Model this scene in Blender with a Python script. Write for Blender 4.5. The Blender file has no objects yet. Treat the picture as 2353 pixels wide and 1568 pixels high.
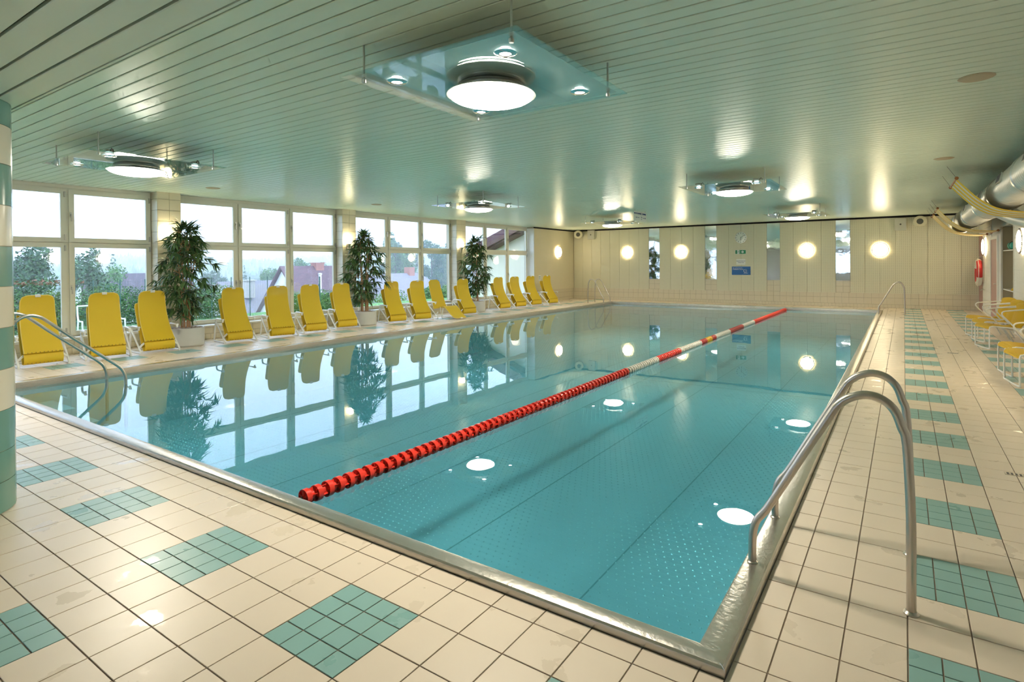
import bpy, math, random
from mathutils import Vector, Matrix
random.seed(7)
PI = math.pi
S = bpy.context.scene
COL = S.collection

# ------------------------------------------------------------------ camera
T = 0.24                                   # floor tile pitch in metres
CAM = Vector((0.4695, -2.9158, 1.6749))
yaw, pit, rol = 0.5802, 0.0070, -0.0077
FOC, PX, PY = 1295.02, 51.55, -166.68      # focal length and principal point offset, px of the 2353 frame
cf = Vector((-math.sin(yaw)*math.cos(pit), math.cos(yaw)*math.cos(pit), -math.sin(pit)))
cr = Vector((math.cos(yaw), math.sin(yaw), 0)); cu = cr.cross(cf)
r2 = cr*math.cos(rol)+cu*math.sin(rol); u2 = -cr*math.sin(rol)+cu*math.cos(rol)
cd = bpy.data.cameras.new('camera'); cam = bpy.data.objects.new('camera', cd); COL.objects.link(cam)
M = Matrix((( r2.x,u2.x,-cf.x,CAM.x),(r2.y,u2.y,-cf.y,CAM.y),(r2.z,u2.z,-cf.z,CAM.z),(0,0,0,1)))
cam.matrix_world = M
cd.sensor_width = 36; cd.lens = FOC/2353*36; cd.shift_x = -PX/2353; cd.shift_y = PY/2353
cd.clip_start = 0.05; cd.clip_end = 2000
S.camera = cam

# ------------------------------------------------------------------ world, exposure
wd = bpy.data.worlds.new('overcast_dusk_sky'); S.world = wd; wd.use_nodes = True
bg = wd.node_tree.nodes['Background']
bg.inputs[0].default_value = (0.64, 0.77, 1.0, 1); bg.inputs[1].default_value = 3.0
S.view_settings.view_transform = 'Standard'; S.view_settings.look = 'None'
S.view_settings.gamma = 1; S.view_settings.use_curve_mapping = False
S.view_settings.exposure = 0.58
cy = S.cycles
cy.max_bounces = 8; cy.diffuse_bounces = 3; cy.glossy_bounces = 4; cy.transmission_bounces = 4
cy.transparent_max_bounces = 16; cy.volume_bounces = 1
cy.caustics_reflective = False; cy.caustics_refractive = False
cy.sample_clamp_indirect = 6.0
cy.use_denoising = True; cy.use_adaptive_sampling = True; cy.adaptive_threshold = .14; cy.adaptive_min_samples = 12
LAMP_W, SPOT_W, WALL_W, SCON_W = 74.0, 45.0, 23.0, 33.0

# ------------------------------------------------------------------ materials
MATS = {}
def mat(name, col, rough=.5, metal=0., bump=None, var=None, emit=None, spec=.5, coat=0., alpha=None):
    m = bpy.data.materials.new(name); m.use_nodes = True; nt = m.node_tree; b = nt.nodes['Principled BSDF']
    b.inputs['Base Color'].default_value = (*col, 1); b.inputs['Roughness'].default_value = rough
    b.inputs['Metallic'].default_value = metal; b.inputs['Specular IOR Level'].default_value = spec
    b.inputs['Coat Weight'].default_value = coat
    if emit:
        b.inputs['Emission Color'].default_value = (*emit[0], 1); b.inputs['Emission Strength'].default_value = emit[1]
    tc = nt.nodes.new('ShaderNodeNewGeometry')
    if var:                                 # (noise scale, amount): colour mottling
        n = nt.nodes.new('ShaderNodeTexNoise'); n.inputs['Scale'].default_value = var[0]; n.inputs['Detail'].default_value = 4
        nt.links.new(tc.outputs['Position'], n.inputs['Vector'])
        mx = nt.nodes.new('ShaderNodeMix'); mx.data_type = 'RGBA'
        mx.inputs['A'].default_value = (*[c*(1-var[1]) for c in col], 1)
        mx.inputs['B'].default_value = (*[min(1, c*(1+var[1])) for c in col], 1)
        nt.links.new(n.outputs['Fac'], mx.inputs['Factor']); nt.links.new(mx.outputs['Result'], b.inputs['Base Color'])
    if bump:                                # (noise scale, strength, distance)
        n = nt.nodes.new('ShaderNodeTexNoise'); n.inputs['Scale'].default_value = bump[0]; n.inputs['Detail'].default_value = 5
        nt.links.new(tc.outputs['Position'], n.inputs['Vector'])
        bp = nt.nodes.new('ShaderNodeBump'); bp.inputs['Strength'].default_value = bump[1]; bp.inputs['Distance'].default_value = bump[2]
        nt.links.new(n.outputs['Fac'], bp.inputs['Height']); nt.links.new(bp.outputs['Normal'], b.inputs['Normal'])
    MATS[name] = m
    return m
def wet_tile(name, col):
    m = mat(name, col, .3, bump=(45, .05, .002), var=(2.2, .05)); nt = m.node_tree; b = nt.nodes['Principled BSDF']
    g = nt.nodes.new('ShaderNodeNewGeometry'); n = nt.nodes.new('ShaderNodeTexNoise'); n.inputs['Scale'].default_value = 3.4; n.inputs['Detail'].default_value = 6
    nt.links.new(g.outputs['Position'], n.inputs['Vector'])
    r = nt.nodes.new('ShaderNodeValToRGB'); r.color_ramp.elements[0].position = .62; r.color_ramp.elements[1].position = .65
    r.color_ramp.elements[0].color = (.34, .34, .34, 1); r.color_ramp.elements[1].color = (.20, .20, .20, 1)
    nt.links.new(n.outputs['Fac'], r.inputs['Fac']); nt.links.new(r.outputs['Color'], b.inputs['Roughness'])
    return m
def mixmat(name, ior, tint, rough=0., bump=None, gloss=(1, 1, 1), diff=None):
    """clear sheet (glass pane, still water): fresnel mirror over a tinted see-through body"""
    m = bpy.data.materials.new(name); m.use_nodes = True; nt = m.node_tree; nt.nodes.remove(nt.nodes['Principled BSDF'])
    out = nt.nodes['Material Output']; tr = nt.nodes.new('ShaderNodeBsdfTransparent'); tr.inputs[0].default_value = (*tint, 1)
    gl = nt.nodes.new('ShaderNodeBsdfGlossy'); gl.inputs['Roughness'].default_value = rough; gl.inputs[0].default_value = (*gloss, 1)
    fr = nt.nodes.new('ShaderNodeFresnel'); fr.inputs[0].default_value = ior
    gb = nt.nodes.new('ShaderNodeNewGeometry'); sw_ = nt.nodes.new('ShaderNodeMix'); sw_.data_type = 'FLOAT'   # same reflectance from both sides: a thin sheet bends no ray
    sw_.inputs['A'].default_value = ior; sw_.inputs['B'].default_value = 1/ior
    nt.links.new(gb.outputs['Backfacing'], sw_.inputs['Factor']); nt.links.new(sw_.outputs['Result'], fr.inputs[0])
    mx = nt.nodes.new('ShaderNodeMixShader')
    body = tr
    if diff:
        df = nt.nodes.new('ShaderNodeBsdfDiffuse'); df.inputs[0].default_value = (*diff[0], 1)
        m2 = nt.nodes.new('ShaderNodeMixShader'); m2.inputs[0].default_value = diff[1]
        nt.links.new(tr.outputs[0], m2.inputs[1]); nt.links.new(df.outputs[0], m2.inputs[2]); body = m2
    nt.links.new(fr.outputs[0], mx.inputs[0]); nt.links.new(body.outputs[0], mx.inputs[1]); nt.links.new(gl.outputs[0], mx.inputs[2])
    nt.links.new(mx.outputs[0], out.inputs['Surface'])
    if bump:
        g = nt.nodes.new('ShaderNodeNewGeometry'); n = nt.nodes.new('ShaderNodeTexNoise'); n.inputs['Scale'].default_value = bump[0]; n.inputs['Detail'].default_value = 2
        nt.links.new(g.outputs['Position'], n.inputs['Vector'])
        bp = nt.nodes.new('ShaderNodeBump'); bp.inputs['Strength'].default_value = bump[1]; bp.inputs['Distance'].default_value = bump[2]
        nt.links.new(n.outputs['Fac'], bp.inputs['Height']); nt.links.new(bp.outputs['Normal'], gl.inputs['Normal']); nt.links.new(bp.outputs['Normal'], fr.inputs['Normal'])
    MATS[name] = m
    return m
def dotted(name, col, hole, pitch, axis):
    """perforated board: small round holes on a regular grid, axis = horizontal world axis of the board"""
    m = mat(name, col, .55); nt = m.node_tree; b = nt.nodes['Principled BSDF']
    g = nt.nodes.new('ShaderNodeNewGeometry'); sp = nt.nodes.new('ShaderNodeSeparateXYZ'); nt.links.new(g.outputs['Position'], sp.inputs[0])
    def cell(sock):
        a = nt.nodes.new('ShaderNodeMath'); a.operation = 'DIVIDE'; a.inputs[1].default_value = pitch; nt.links.new(sock, a.inputs[0])
        f = nt.nodes.new('ShaderNodeMath'); f.operation = 'FRACT'; nt.links.new(a.outputs[0], f.inputs[0])
        s = nt.nodes.new('ShaderNodeMath'); s.operation = 'SUBTRACT'; s.inputs[1].default_value = .5; nt.links.new(f.outputs[0], s.inputs[0])
        q = nt.nodes.new('ShaderNodeMath'); q.operation = 'MULTIPLY'; nt.links.new(s.outputs[0], q.inputs[0]); nt.links.new(s.outputs[0], q.inputs[1])
        return q.outputs[0]
    ad = nt.nodes.new('ShaderNodeMath'); ad.operation = 'ADD'; nt.links.new(cell(sp.outputs[axis]), ad.inputs[0]); nt.links.new(cell(sp.outputs['Z']), ad.inputs[1])
    lt = nt.nodes.new('ShaderNodeMath'); lt.operation = 'LESS_THAN'; lt.inputs[1].default_value = .028; nt.links.new(ad.outputs[0], lt.inputs[0])
    mx = nt.nodes.new('ShaderNodeMix'); mx.data_type = 'RGBA'; mx.inputs['A'].default_value = (*col, 1); mx.inputs['B'].default_value = (*hole, 1)
    nt.links.new(lt.outputs[0], mx.inputs['Factor']); nt.links.new(mx.outputs['Result'], b.inputs['Base Color'])
    return m
def striped(name, a, bcol, scale, axis, rough=.6, bump=0.):
    m = mat(name, a, rough); nt = m.node_tree; b = nt.nodes['Principled BSDF']
    tc = nt.nodes.new('ShaderNodeTexCoord'); w = nt.nodes.new('ShaderNodeTexWave'); w.bands_direction = axis; w.inputs['Scale'].default_value = scale
    nt.links.new(tc.outputs['Object'], w.inputs['Vector'])
    mx = nt.nodes.new('ShaderNodeMix'); mx.data_type = 'RGBA'; mx.inputs['A'].default_value = (*a, 1); mx.inputs['B'].default_value = (*bcol, 1)
    nt.links.new(w.outputs['Fac'], mx.inputs['Factor']); nt.links.new(mx.outputs['Result'], b.inputs['Base Color'])
    if bump:
        bp = nt.nodes.new('ShaderNodeBump'); bp.inputs['Strength'].default_value = bump; bp.inputs['Distance'].default_value = .01
        nt.links.new(w.outputs['Fac'], bp.inputs['Height']); nt.links.new(bp.outputs['Normal'], b.inputs['Normal'])
    return m
CREAM = (.80, .675, .535)
wet_tile('tile_cream', CREAM); wet_tile('tile_teal', (.26, .46, .43))
mat('grout', (.24, .185, .14), .9)
mat('wall_tile_cream', (.74, .67, .52), .22, var=(1.5, .04)); mat('wall_grout', (.50, .44, .32), .9)
mat('column_teal', (.17, .34, .29), .18); mat('column_cream', (.78, .72, .58), .18)
mat('slat_green', (.81, .91, .76), .30, metal=0., spec=.38, var=(3, .03), bump=(6, .04, .01)); mat('black_void', (.012, .011, .012), .9)
dotted('board_y', (.72, .69, .53), (.46, .43, .30), .061, 'X'); dotted('board_x', (.74, .67, .49), (.46, .41, .28), .061, 'Y')
mat('mirror', (.88, .92, .93), .03, 1., bump=(2.0, .12, .02))
mat('white_frame', (.80, .77, .66), .35); mat('white_paint', (.84, .82, .76), .5); mat('handle_grey', (.55, .54, .52), .35, .6)
mixmat('window_glass', 1.5, (.93, .97, 1.)); mixmat('lamp_glass', 1.5, (.90, .96, .95), diff=((.60, .80, .78), .05))
mixmat('frosted_sheet', 1.6, (.90, .93, .90), .02, diff=((.92, .92, .87), .82))
mixmat('water', 1.333, (.36, .685, .775), 0., bump=(1.6, .035, .02))
mat('steel', (.58, .53, .48), .30, 1., bump=(70, .10, .002), var=(9, .08)); mat('steel_wet', (.50, .47, .42), .27, .8, bump=(38, .5, .004), var=(6, .10))
mat('chrome', (.80, .79, .77), .08, 1.); mat('alu', (.62, .62, .60), .3, 1.)
mat('pool_steel', (.62, .71, .72), .45, .1, var=(.8, .10)); mat('pool_stud', (.72, .80, .79), .35, .2); mat('weld', (.33, .43, .44), .6)
mat('lens_light', (1, 1, 1), .4, emit=((1., .91, .74), LAMP_W)); mat('spot_light', (1, 1, 1), .4, emit=((.93, .95, 1.), SPOT_W))
mat('wall_light', (1, 1, 1), .4, emit=((1., .82, .52), WALL_W)); mat('wall_glow', (1, 1, 1), .4, emit=((1., .78, .42), 14.0)); mat('sconce_light', (1, 1, 1), .4, emit=((1., .86, .52), SCON_W))
mat('lamp_ring', (.80, .79, .74), .30, .8); mat('dark_slot', (.10, .09, .10), .6)
mat('driver_grey', (.55, .55, .47), .5); mat('cable_dark', (.06, .03, .03), .5)
striped('mesh_yellow', (.94, .66, .035), (.84, .55, .02), 90, 'Z', .55, .2); nt_ = MATS['mesh_yellow'].node_tree; o_ = nt_.nodes['Material Output']; tb_ = nt_.nodes.new('ShaderNodeBsdfTransparent'); mm_ = nt_.nodes.new('ShaderNodeMixShader')
mm_.inputs[0].default_value = .12; nt_.links.new(nt_.nodes['Principled BSDF'].outputs[0], mm_.inputs[1]); nt_.links.new(tb_.outputs[0], mm_.inputs[2]); nt_.links.new(mm_.outputs[0], o_.inputs['Surface'])
mat('mesh_edge', (.84, .62, .14), .5); mat('tube_white', (.86, .85, .80), .3)
mat('stitch', (.30, .20, .05), .7)
striped('string_yellow', (.82, .50, .0), (.58, .34, .0), 70, 'X', .6, .5)
mat('pot_grey', (.62, .62, .58), .6, var=(8, .04)); mat('pebble', (.38, .31, .25), .6, var=(25, .3)); mat('cane', (.50, .27, .12), .5, var=(18, .25)); mat('plinth_dark', (.05, .04, .04), .6)
for k, c in enumerate([(.07, .15, .045), (.11, .20, .06), (.045, .11, .045)]): mat('leaf_%d' % k, c, .42)
mat('float_red', (.90, .045, .025), .3); mat('float_white', (.80, .76, .68), .3); mat('float_dark', (.55, .02, .02), .3); mat('float_yellow', (.88, .52, .01), .3); mat('rope_black', (.01, .01, .01), .5)
mat('duct', (.74, .73, .69), .34, .55); mat('cloth_yellow', (.86, .58, .04), .8); mat('cloth_white', (.80, .76, .66), .8); mat('wood', (.34, .13, .04), .5); mat('wire', (.35, .34, .3), .4, .5)
mat('sign_white', (.84, .84, .78), .4); mat('sign_blue', (.015, .13, .42), .35); mat('ink_blue', (.03, .06, .22), .5); mat('sign_green', (.0, .22, .09), .35); mat('ink_white', (.9, .92, .92), .4); mat('ink_black', (.02, .02, .03), .5)
mat('clock_face', (.66, .72, .66), .12); mat('ring_red', (.55, .03, .03), .4); mat('ring_white', (.80, .76, .66), .4); mat('door_pink', (.46, .27, .24), .5); mat('niche', (.50, .42, .28), .5); mat('mat_green', (.01, .36, .27), .6); mat('orange', (.75, .22, .06), .5)
mat('plaster', (.76, .74, .68), .7); mat('speaker_cream', (.72, .68, .50), .5); mat('speaker_grey', (.55, .55, .48), .5); mat('cone_grey', (.09, .09, .08), .5); mat('disc_cream', (.62, .50, .33), .6)
mat('grass', (.10, .24, .06), .9, var=(3, .4)); mat('gravel', (.30, .29, .28), .9, var=(9, .3)); mat('far_ground', (.07, .14, .06), .9, var=(.2, .4))
for k, c in enumerate([(.05, .13, .04), (.09, .22, .05), (.03, .085, .04), (.13, .25, .06), (.20, .10, .06)]): mat('foliage_%d' % k, c, .8)
mat('bark', (.12, .09, .07), .9); mat('hill', (.06, .12, .05), .95, var=(.05, .3))
striped('roof_purple', (.11, .075, .095), (.07, .045, .06), 5, 'X', .7, .6); striped('roof_red', (.15, .075, .085), (.09, .04, .05), 5, 'Z', .7, .6); striped('roof_grey', (.24, .22, .24), (.18, .165, .19), 3, 'X', .7, .4)
mat('house_cream', (.80, .76, .60), .8); mat('house_white', (.80, .80, .76), .8); mat('eave_brown', (.12, .06, .05), .7); mat('brick_red', (.36, .15, .11), .8); mat('fence_green', (.05, .12, .10), .5); mat('stone', (.5, .48, .42), .8, var=(20, .4))

# ------------------------------------------------------------------ mesh builder
class MB:
    def __init__(s): s.v = []; s.f = []; s.m = []
    def box(s, x0, x1, y0, y1, z0, z1, mi=0):
        b = len(s.v); s.v += [(x, y, z) for z in (z0, z1) for y in (y0, y1) for x in (x0, x1)]
        s.f += [tuple(b+i for i in q) for q in ((0,2,3,1),(4,5,7,6),(0,1,5,4),(2,6,7,3),(0,4,6,2),(1,3,7,5))]; s.m += [mi]*6
        return s
    def cbox(s, x0, x1, y0, y1, z0, z1, c, mi=0):            # box with chamfered top edge
        b = len(s.v)
        for z, d in ((z0, 0), (z1-c, 0), (z1, c)):
            s.v += [(x0+d, y0+d, z), (x1-d, y0+d, z), (x1-d, y1-d, z), (x0+d, y1-d, z)]
        for k in (0, 4):
            for i in range(4): j = (i+1) % 4; s.f.append((b+k+i, b+k+j, b+k+4+j, b+k+4+i))
        s.f += [(b+8, b+9, b+10, b+11), (b+3, b+2, b+1, b)]; s.m += [mi]*10
        return s
    def bar(s, p, q, w, h, up=(0, 0, 1), mi=0):
        p, q = Vector(p), Vector(q); d = (q-p).normalized(); a = d.cross(Vector(up))
        if a.length < 1e-4: a = d.cross(Vector((1, 0, 0)))
        a.normalize(); c = a.cross(d); b = len(s.v)
        for P in (p, q):
            for i, j in ((-1,-1),(1,-1),(1,1),(-1,1)): s.v.append(tuple(P+a*(i*w/2)+c*(j*h/2)))
        s.f += [tuple(b+i for i in k) for k in ((0,1,2,3),(7,6,5,4),(0,4,5,1),(1,5,6,2),(2,6,7,3),(3,7,4,0))]; s.m += [mi]*6
        return s
    def tube(s, path, r, n=8, mi=0, closed=False, cap=True):
        P = [Vector(p) for p in path]; L = len(P); b = len(s.v); prev = None
        for i in range(L):
            if closed: t = P[(i+1) % L]-P[i-1]
            else: t = P[min(i+1, L-1)]-P[max(i-1, 0)]
            t.normalize()
            if prev is None:
                a = t.cross(Vector((0, 0, 1)))
                if a.length < .05: a = t.cross(Vector((1, 0, 0)))
            else: a = prev-t*prev.dot(t)
            a.normalize(); prev = a; c = t.cross(a); rr = r[i] if isinstance(r, (list, tuple)) else r
            for k in range(n): s.v.append(tuple(P[i]+(a*math.cos(2*PI*k/n)+c*math.sin(2*PI*k/n))*rr))
        for i in range(L if closed else L-1):
            j = (i+1) % L
            for k in range(n):
                l = (k+1) % n; s.f.append((b+i*n+k, b+i*n+l, b+j*n+l, b+j*n+k)); s.m.append(mi)
        if cap and not closed:
            s.f.append(tuple(b+k for k in range(n))[::-1]); s.f.append(tuple(b+(L-1)*n+k for k in range(n))); s.m += [mi, mi]
        return s
    def lathe(s, prof, n=24, c=(0, 0, 0), axis='z', mi=0, cap=True):
        b = len(s.v)
        for r, h in prof:
            for k in range(n):
                x, y = r*math.cos(2*PI*k/n), r*math.sin(2*PI*k/n)
                p = {'z': (x, y, h), 'x': (h, x, y), 'y': (y, h, x)}[axis]
                s.v.append((p[0]+c[0], p[1]+c[1], p[2]+c[2]))
        for i in range(len(prof)-1):
            for k in range(n):
                l = (k+1) % n; s.f.append((b+i*n+k, b+i*n+l, b+(i+1)*n+l, b+(i+1)*n+k)); s.m.append(mi)
        if cap:
            s.f.append(tuple(b+k for k in range(n))[::-1]); s.f.append(tuple(b+(len(prof)-1)*n+k for k in range(n))); s.m += [mi, mi]
        return s
    def quad(s, a, b_, c, d, mi=0):
        b = len(s.v); s.v += [tuple(a), tuple(b_), tuple(c), tuple(d)]; s.f.append((b, b+1, b+2, b+3)); s.m.append(mi); return s
    def poly(s, pts, h, off=(0, 0, 0), plane='xz', mi=0):       # extruded outline, plane xz (thickness along y) or yz (along x) or xy
        b = len(s.v); n = len(pts)
        for d in (0, h):
            for u, w in pts:
                p = {'xz': (u, d, w), 'yz': (d, u, w), 'xy': (u, w, d)}[plane]; s.v.append((p[0]+off[0], p[1]+off[1], p[2]+off[2]))
        s.f.append(tuple(b+i for i in range(n))[::-1]); s.f.append(tuple(b+n+i for i in range(n)))
        for i in range(n): j = (i+1) % n; s.f.append((b+i, b+j, b+n+j, b+n+i))
        s.m += [mi]*(n+2); return s
    def mesh(s, name, mats, smooth=True, ang=38):
        me = bpy.data.meshes.new(name); me.from_pydata(s.v, [], s.f)
        for m in ([mats] if isinstance(mats, str) else mats): me.materials.append(MATS[m])
        if len(me.materials) > 1: me.polygons.foreach_set('material_index', s.m)
        if smooth:
            me.polygons.foreach_set('use_smooth', [True]*len(me.polygons)); me.set_sharp_from_angle(angle=math.radians(ang))
        me.update(); return me
    def build(s, name, mats, parent=None, loc=(0, 0, 0), rot=None, smooth=True, ang=38):
        return link(name, s.mesh(name, mats, smooth, ang), parent, loc, rot)
def link(name, data, parent=None, loc=(0, 0, 0), rot=None):
    o = bpy.data.objects.new(name, data); COL.objects.link(o); o.parent = parent; o.location = loc
    if rot: o.rotation_euler = rot
    return o
def empty(name, loc=(0, 0, 0), rot=None):
    o = link(name, None, None, loc, rot); o.empty_display_size = .1; return o
def tag(o, label, cat=None, group=None, kind=None):
    o['label'] = label
    if cat: o['category'] = cat
    if group: o['group'] = group
    if kind: o['kind'] = kind
    return o
def dup(o, parent=None, loc=None, rot=None):
    c = o.copy(); COL.objects.link(c); c.parent = parent
    if loc is not None: c.location = loc
    if rot is not None: c.rotation_euler = rot
    for ch in list(o.children): dup(ch, c)
    return c
def text(name, body, size, m, parent, loc, rot, align='CENTER', thick=.002, sx=1.):
    cu_ = bpy.data.curves.new(name, 'FONT'); cu_.body = body; cu_.size = size; cu_.align_x = align; cu_.align_y = 'CENTER'; cu_.extrude = thick; cu_.space_line = 1.0
    t = bpy.data.objects.new(name, cu_); COL.objects.link(t)
    dg = bpy.context.evaluated_depsgraph_get(); me = bpy.data.meshes.new_from_object(t.evaluated_get(dg))
    COL.objects.unlink(t); bpy.data.objects.remove(t)
    me.materials.clear(); me.materials.append(MATS[m])
    o = link(name, me, parent, loc, rot); o.scale = (sx, 1, 1); return o
def proj(x, y, z):
    d = Vector((x, y, z))-CAM; w = d.dot(cf)
    if w < .1: return None
    return (1176.5+PX+FOC*d.dot(r2)/w, 784+PY-FOC*d.dot(u2)/w)

# ------------------------------------------------------------------ main measures
XL, XR, YF, YN, CE = -13.093, 2.606, 21.288, -9.0, 3.327      # room planes
XG = -13.40                                                   # window plane
PX0, PX1, PY0, PY1 = -10.15, -0.272, -0.512, 19.40            # pool, inner
RW = 0.135                                                    # rim width
RX0, RX1, RY0, RY1 = PX0-RW, PX1+RW, PY0-.105, PY1+RW
ZR, ZW, ZB = 0.045, -0.055, -0.98
CL, YC = 2.84, -1.545                                         # lowered ceiling over the entrance side

# ------------------------------------------------------------------ floor with tiles
fm = MB()
fm.box(XL-.4, RX0, YN, YF, -.25, -.004).box(RX1, XR, YN, YF, -.25, -.004).box(RX0, RX1, YN, RY0, -.25, -.004).box(RX0, RX1, RY1, YF, -.25, -.004)
floor = fm.build('floor', 'grout', smooth=False); tag(floor, 'pool deck floor of cream tiles with teal tile patches', kind='structure')
tiles = []                                                     # (x0,x1,y0,y1,teal)
J = .003
def yl(j): return j*T*(1.02 if j < 0 else 1)
def add_cells(xs, y0, y1, x0, x1, teal):
    j0 = int(math.floor(y0/T))-3; j1 = int(math.ceil(y1/T))+3
    for j in range(j0, j1):
        a, b = max(yl(j), y0), min(yl(j+1), y1)
        if b-a < .012: continue
        for k in range(len(xs)-1):
            c, d = max(xs[k], x0), min(xs[k+1], x1)
            if d-c < .012: continue
            if teal(k, j):
                for i in (0, 1):
                    for l in (0, 1): tiles.append((c+(d-c)*i/2, c+(d-c)*(i+1)/2, a+(b-a)*l/2, a+(b-a)*(l+1)/2, 1))
            else: tiles.append((c, d, a, b, 0))
row = lambda j: j % 4 in (2, 3)
xsR = [i*T for i in range(-2, 13)]
add_cells(xsR, -4.6, YF, RX1, XR, lambda k, j: row(j) and (k-2) in (2, 3, 7, 8))
xsN = [-T*(1+1.03*k) for k in range(54, -1, -1)]+[0.]
nn = len(xsN)
add_cells(xsN, -4.6, RY0, XL, RX1, lambda k, j: row(j) and j < -3 and (nn-3-k) % 5 in (0, 1) and k < nn-2)
xsL = [i*T for i in range(-56, -40)]
add_cells(xsL, RY0, YF, XL, RX0, lambda k, j: row(j) and (k-56) in (-49, -48))
xsF = [i*T for i in range(-45, 2)]
add_cells(xsF, RY1, YF, RX0, RX1, lambda k, j: False)
def vis(t):
    x, y = (t[0]+t[1])/2, (t[2]+t[3])/2
    p = proj(x, y, 0)
    if p is None or not (-30 < p[0] < 2390 and -30 < p[1] < 1610): return 0
    if p[0] < 36 and p[1] < 1160: return 0
    q = [proj(t[a], t[b], 0) for a, b in ((0, 2), (1, 2), (1, 3), (0, 3))]
    if any(v is None for v in q): return 0
    A = 0
    for i in range(4): a, b = q[i], q[(i+1) % 4]; A += a[0]*b[1]-a[1]*b[0]
    return abs(A)/2
tiles.sort(key=vis, reverse=True)
cache = {}
rest = MB()
TD = .0045
for n, t in enumerate(tiles):
    w, h = t[1]-t[0]-2*J, t[3]-t[2]-2*J
    dz = random.uniform(-.0004, .0004)
    if n < 300:
        key = (round(w, 3), round(h, 3), t[4])
        if key not in cache:
            cache[key] = MB().cbox(-w/2, w/2, -h/2, h/2, -TD-.002, 0, .0012).mesh('tile', 'tile_teal' if t[4] else 'tile_cream', smooth=False)
        link('tile', cache[key], floor, ((t[0]+t[1])/2, (t[2]+t[3])/2, dz))
    else:
        rest.cbox(t[0]+J, t[1]-J, t[2]+J, t[3]-J, -TD-.002, dz, .0012, t[4])
rest.box(XL, XR, YN, -4.6, -.01, 0, 0)
rf = rest.build('floor_tiling', ['tile_cream', 'tile_teal'], floor, smooth=False); rf['kind'] = 'stuff'
for k, (dx, dy) in enumerate(((1.215, 9.83), (1.215, 16.87), (1.215, 2.82))):       # slot drains in the deck
    d = empty('floor_drain', (dx, dy, 0))
    f = MB().box(-.085, .085, -.03, .03, -.003, .0035); f.build('frame', 'steel', d, smooth=False)
    g = MB()
    for i in range(6): g.box(-.072+i*.026, -.058+i*.026, -.022, .022, .0035, .0045)
    g.build('slot', 'dark_slot', d, smooth=False)
    tag(d, ['narrow steel floor drain beside the row of yellow armchairs', 'small steel floor drain near the life ring wall', 'steel floor drain close to the bent steel ladder'][k], 'drain', 'floor drains')

# ------------------------------------------------------------------ pool basin, rim, water
pool = MB()
pool.box(PX0-.05, PX1+.05, PY0-.05, PY1+.05, ZB-.06, ZB)
basin = pool.build('pool_basin', 'pool_steel', smooth=False); tag(basin, 'stainless steel swimming pool basin sunk into the deck', kind='structure')
for nm, b in (('side_wall', (PX0-.05, PX0-.003, PY0, PY1)), ('side_wall', (PX1+.003, PX1+.05, PY0, PY1)), ('end_wall', (PX0-.05, PX1+.05, PY0-.05, PY0-.003)), ('end_wall', (PX0-.05, PX1+.05, PY1+.003, PY1+.05))):
    MB().box(*b, ZB, -.06).build(nm, 'pool_steel', basin, smooth=False)
def rim_seg(along, a0, a1, inner, outer, k0=1., k1=1., z0=-.09):
    """steel coping: flat top, rounded outer and inner edge, skirt into the water"""
    s = 1 if outer > inner else -1; pr = [(inner, z0), (inner, ZR-.012)]
    pr += [(inner+s*.012*(1-math.cos(a)), ZR-.012+.012*math.sin(a)) for a in (PI/6, PI/3, PI/2)]
    pr += [(outer-s*.022*(1-math.sin(a)), ZR-.022+.022*math.cos(a)) for a in (0, PI/6, PI/3, PI/2)] + [(outer, -.003), (outer-s*.02, z0)]
    mb = MB(); n = len(pr)
    for e, a in ((0, a0), (1, a1)):
        for u, z in pr:
            d = abs(u-inner)
            mit = (a-d*k0 if e == 0 else a+d*k1)
            mb.v.append((u, mit, z) if along == 'y' else (mit, u, z))
    flip = (along == 'y') == (s > 0)
    for i in range(n-1): mb.f.append((i, i+1, n+i+1, n+i)[::1 if flip else -1]); mb.m.append(0)
    return mb
kk = .105/RW
for al, a0, a1, i, o, k0, k1 in (('y', PY0, PY1, PX1, RX1, kk, 1), ('y', PY0, PY1, PX0, RX0, kk, 1), ('x', PX0, PX1, PY0, RY0, 1/kk, 1/kk), ('x', PX0, PX1, PY1, RY1, 1, 1)):
    rim_seg(al, a0, a1, i, o, k0, k1).build('rim', 'steel_wet', basin, ang=25)
sm = MB()
for i in range(1, 7): x = PX0+i*(PX1-PX0)/7; sm.box(x-.006, x+.006, PY0, PY1, ZB, ZB+.003)
for y in (9.25,): sm.box(PX0, PX1, y-.007, y+.007, ZB, ZB+.003)
sm.build('weld_seam', 'weld', basin, smooth=False)
st = MB(); sp_ = .082; HEX = [(math.cos(a), math.sin(a)) for a in [PI/3*i for i in range(6)]]
yy = PY0+.1; rowi = 0
while yy < PY1-.05:
    xx = PX0+.07+(sp_/2 if rowi % 2 else 0)
    while xx < PX1-.04:
        b = len(st.v); r = .012
        st.v += [(xx+r*c_, yy+r*s_, ZB) for c_, s_ in HEX]+[(xx, yy, ZB+.009)]
        st.f += [(b+i, b+(i+1) % 6, b+6) for i in range(6)]; st.m += [0]*6
        xx += sp_
    yy += sp_; rowi += 1
o = st.build('anti_slip_studs', 'pool_stud', basin, smooth=False); o['kind'] = 'stuff'
# overflow slot lights along the window side of the pool
wm = MB().quad((PX0, PY0, ZW), (PX1, PY0, ZW), (PX1, PY1, ZW), (PX0, PY1, ZW))
water = wm.build('pool_water', 'water', smooth=False); tag(water, 'still turquoise pool water reflecting the windows', 'water', kind='stuff')
st_ = MB()
for k in range(3): st_.box(-9.95, -9.1, -.5, .10+.28*k, ZB, ZB+.72-.24*k)
st_.build('entry_steps', 'pool_steel', basin, smooth=False)

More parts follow.
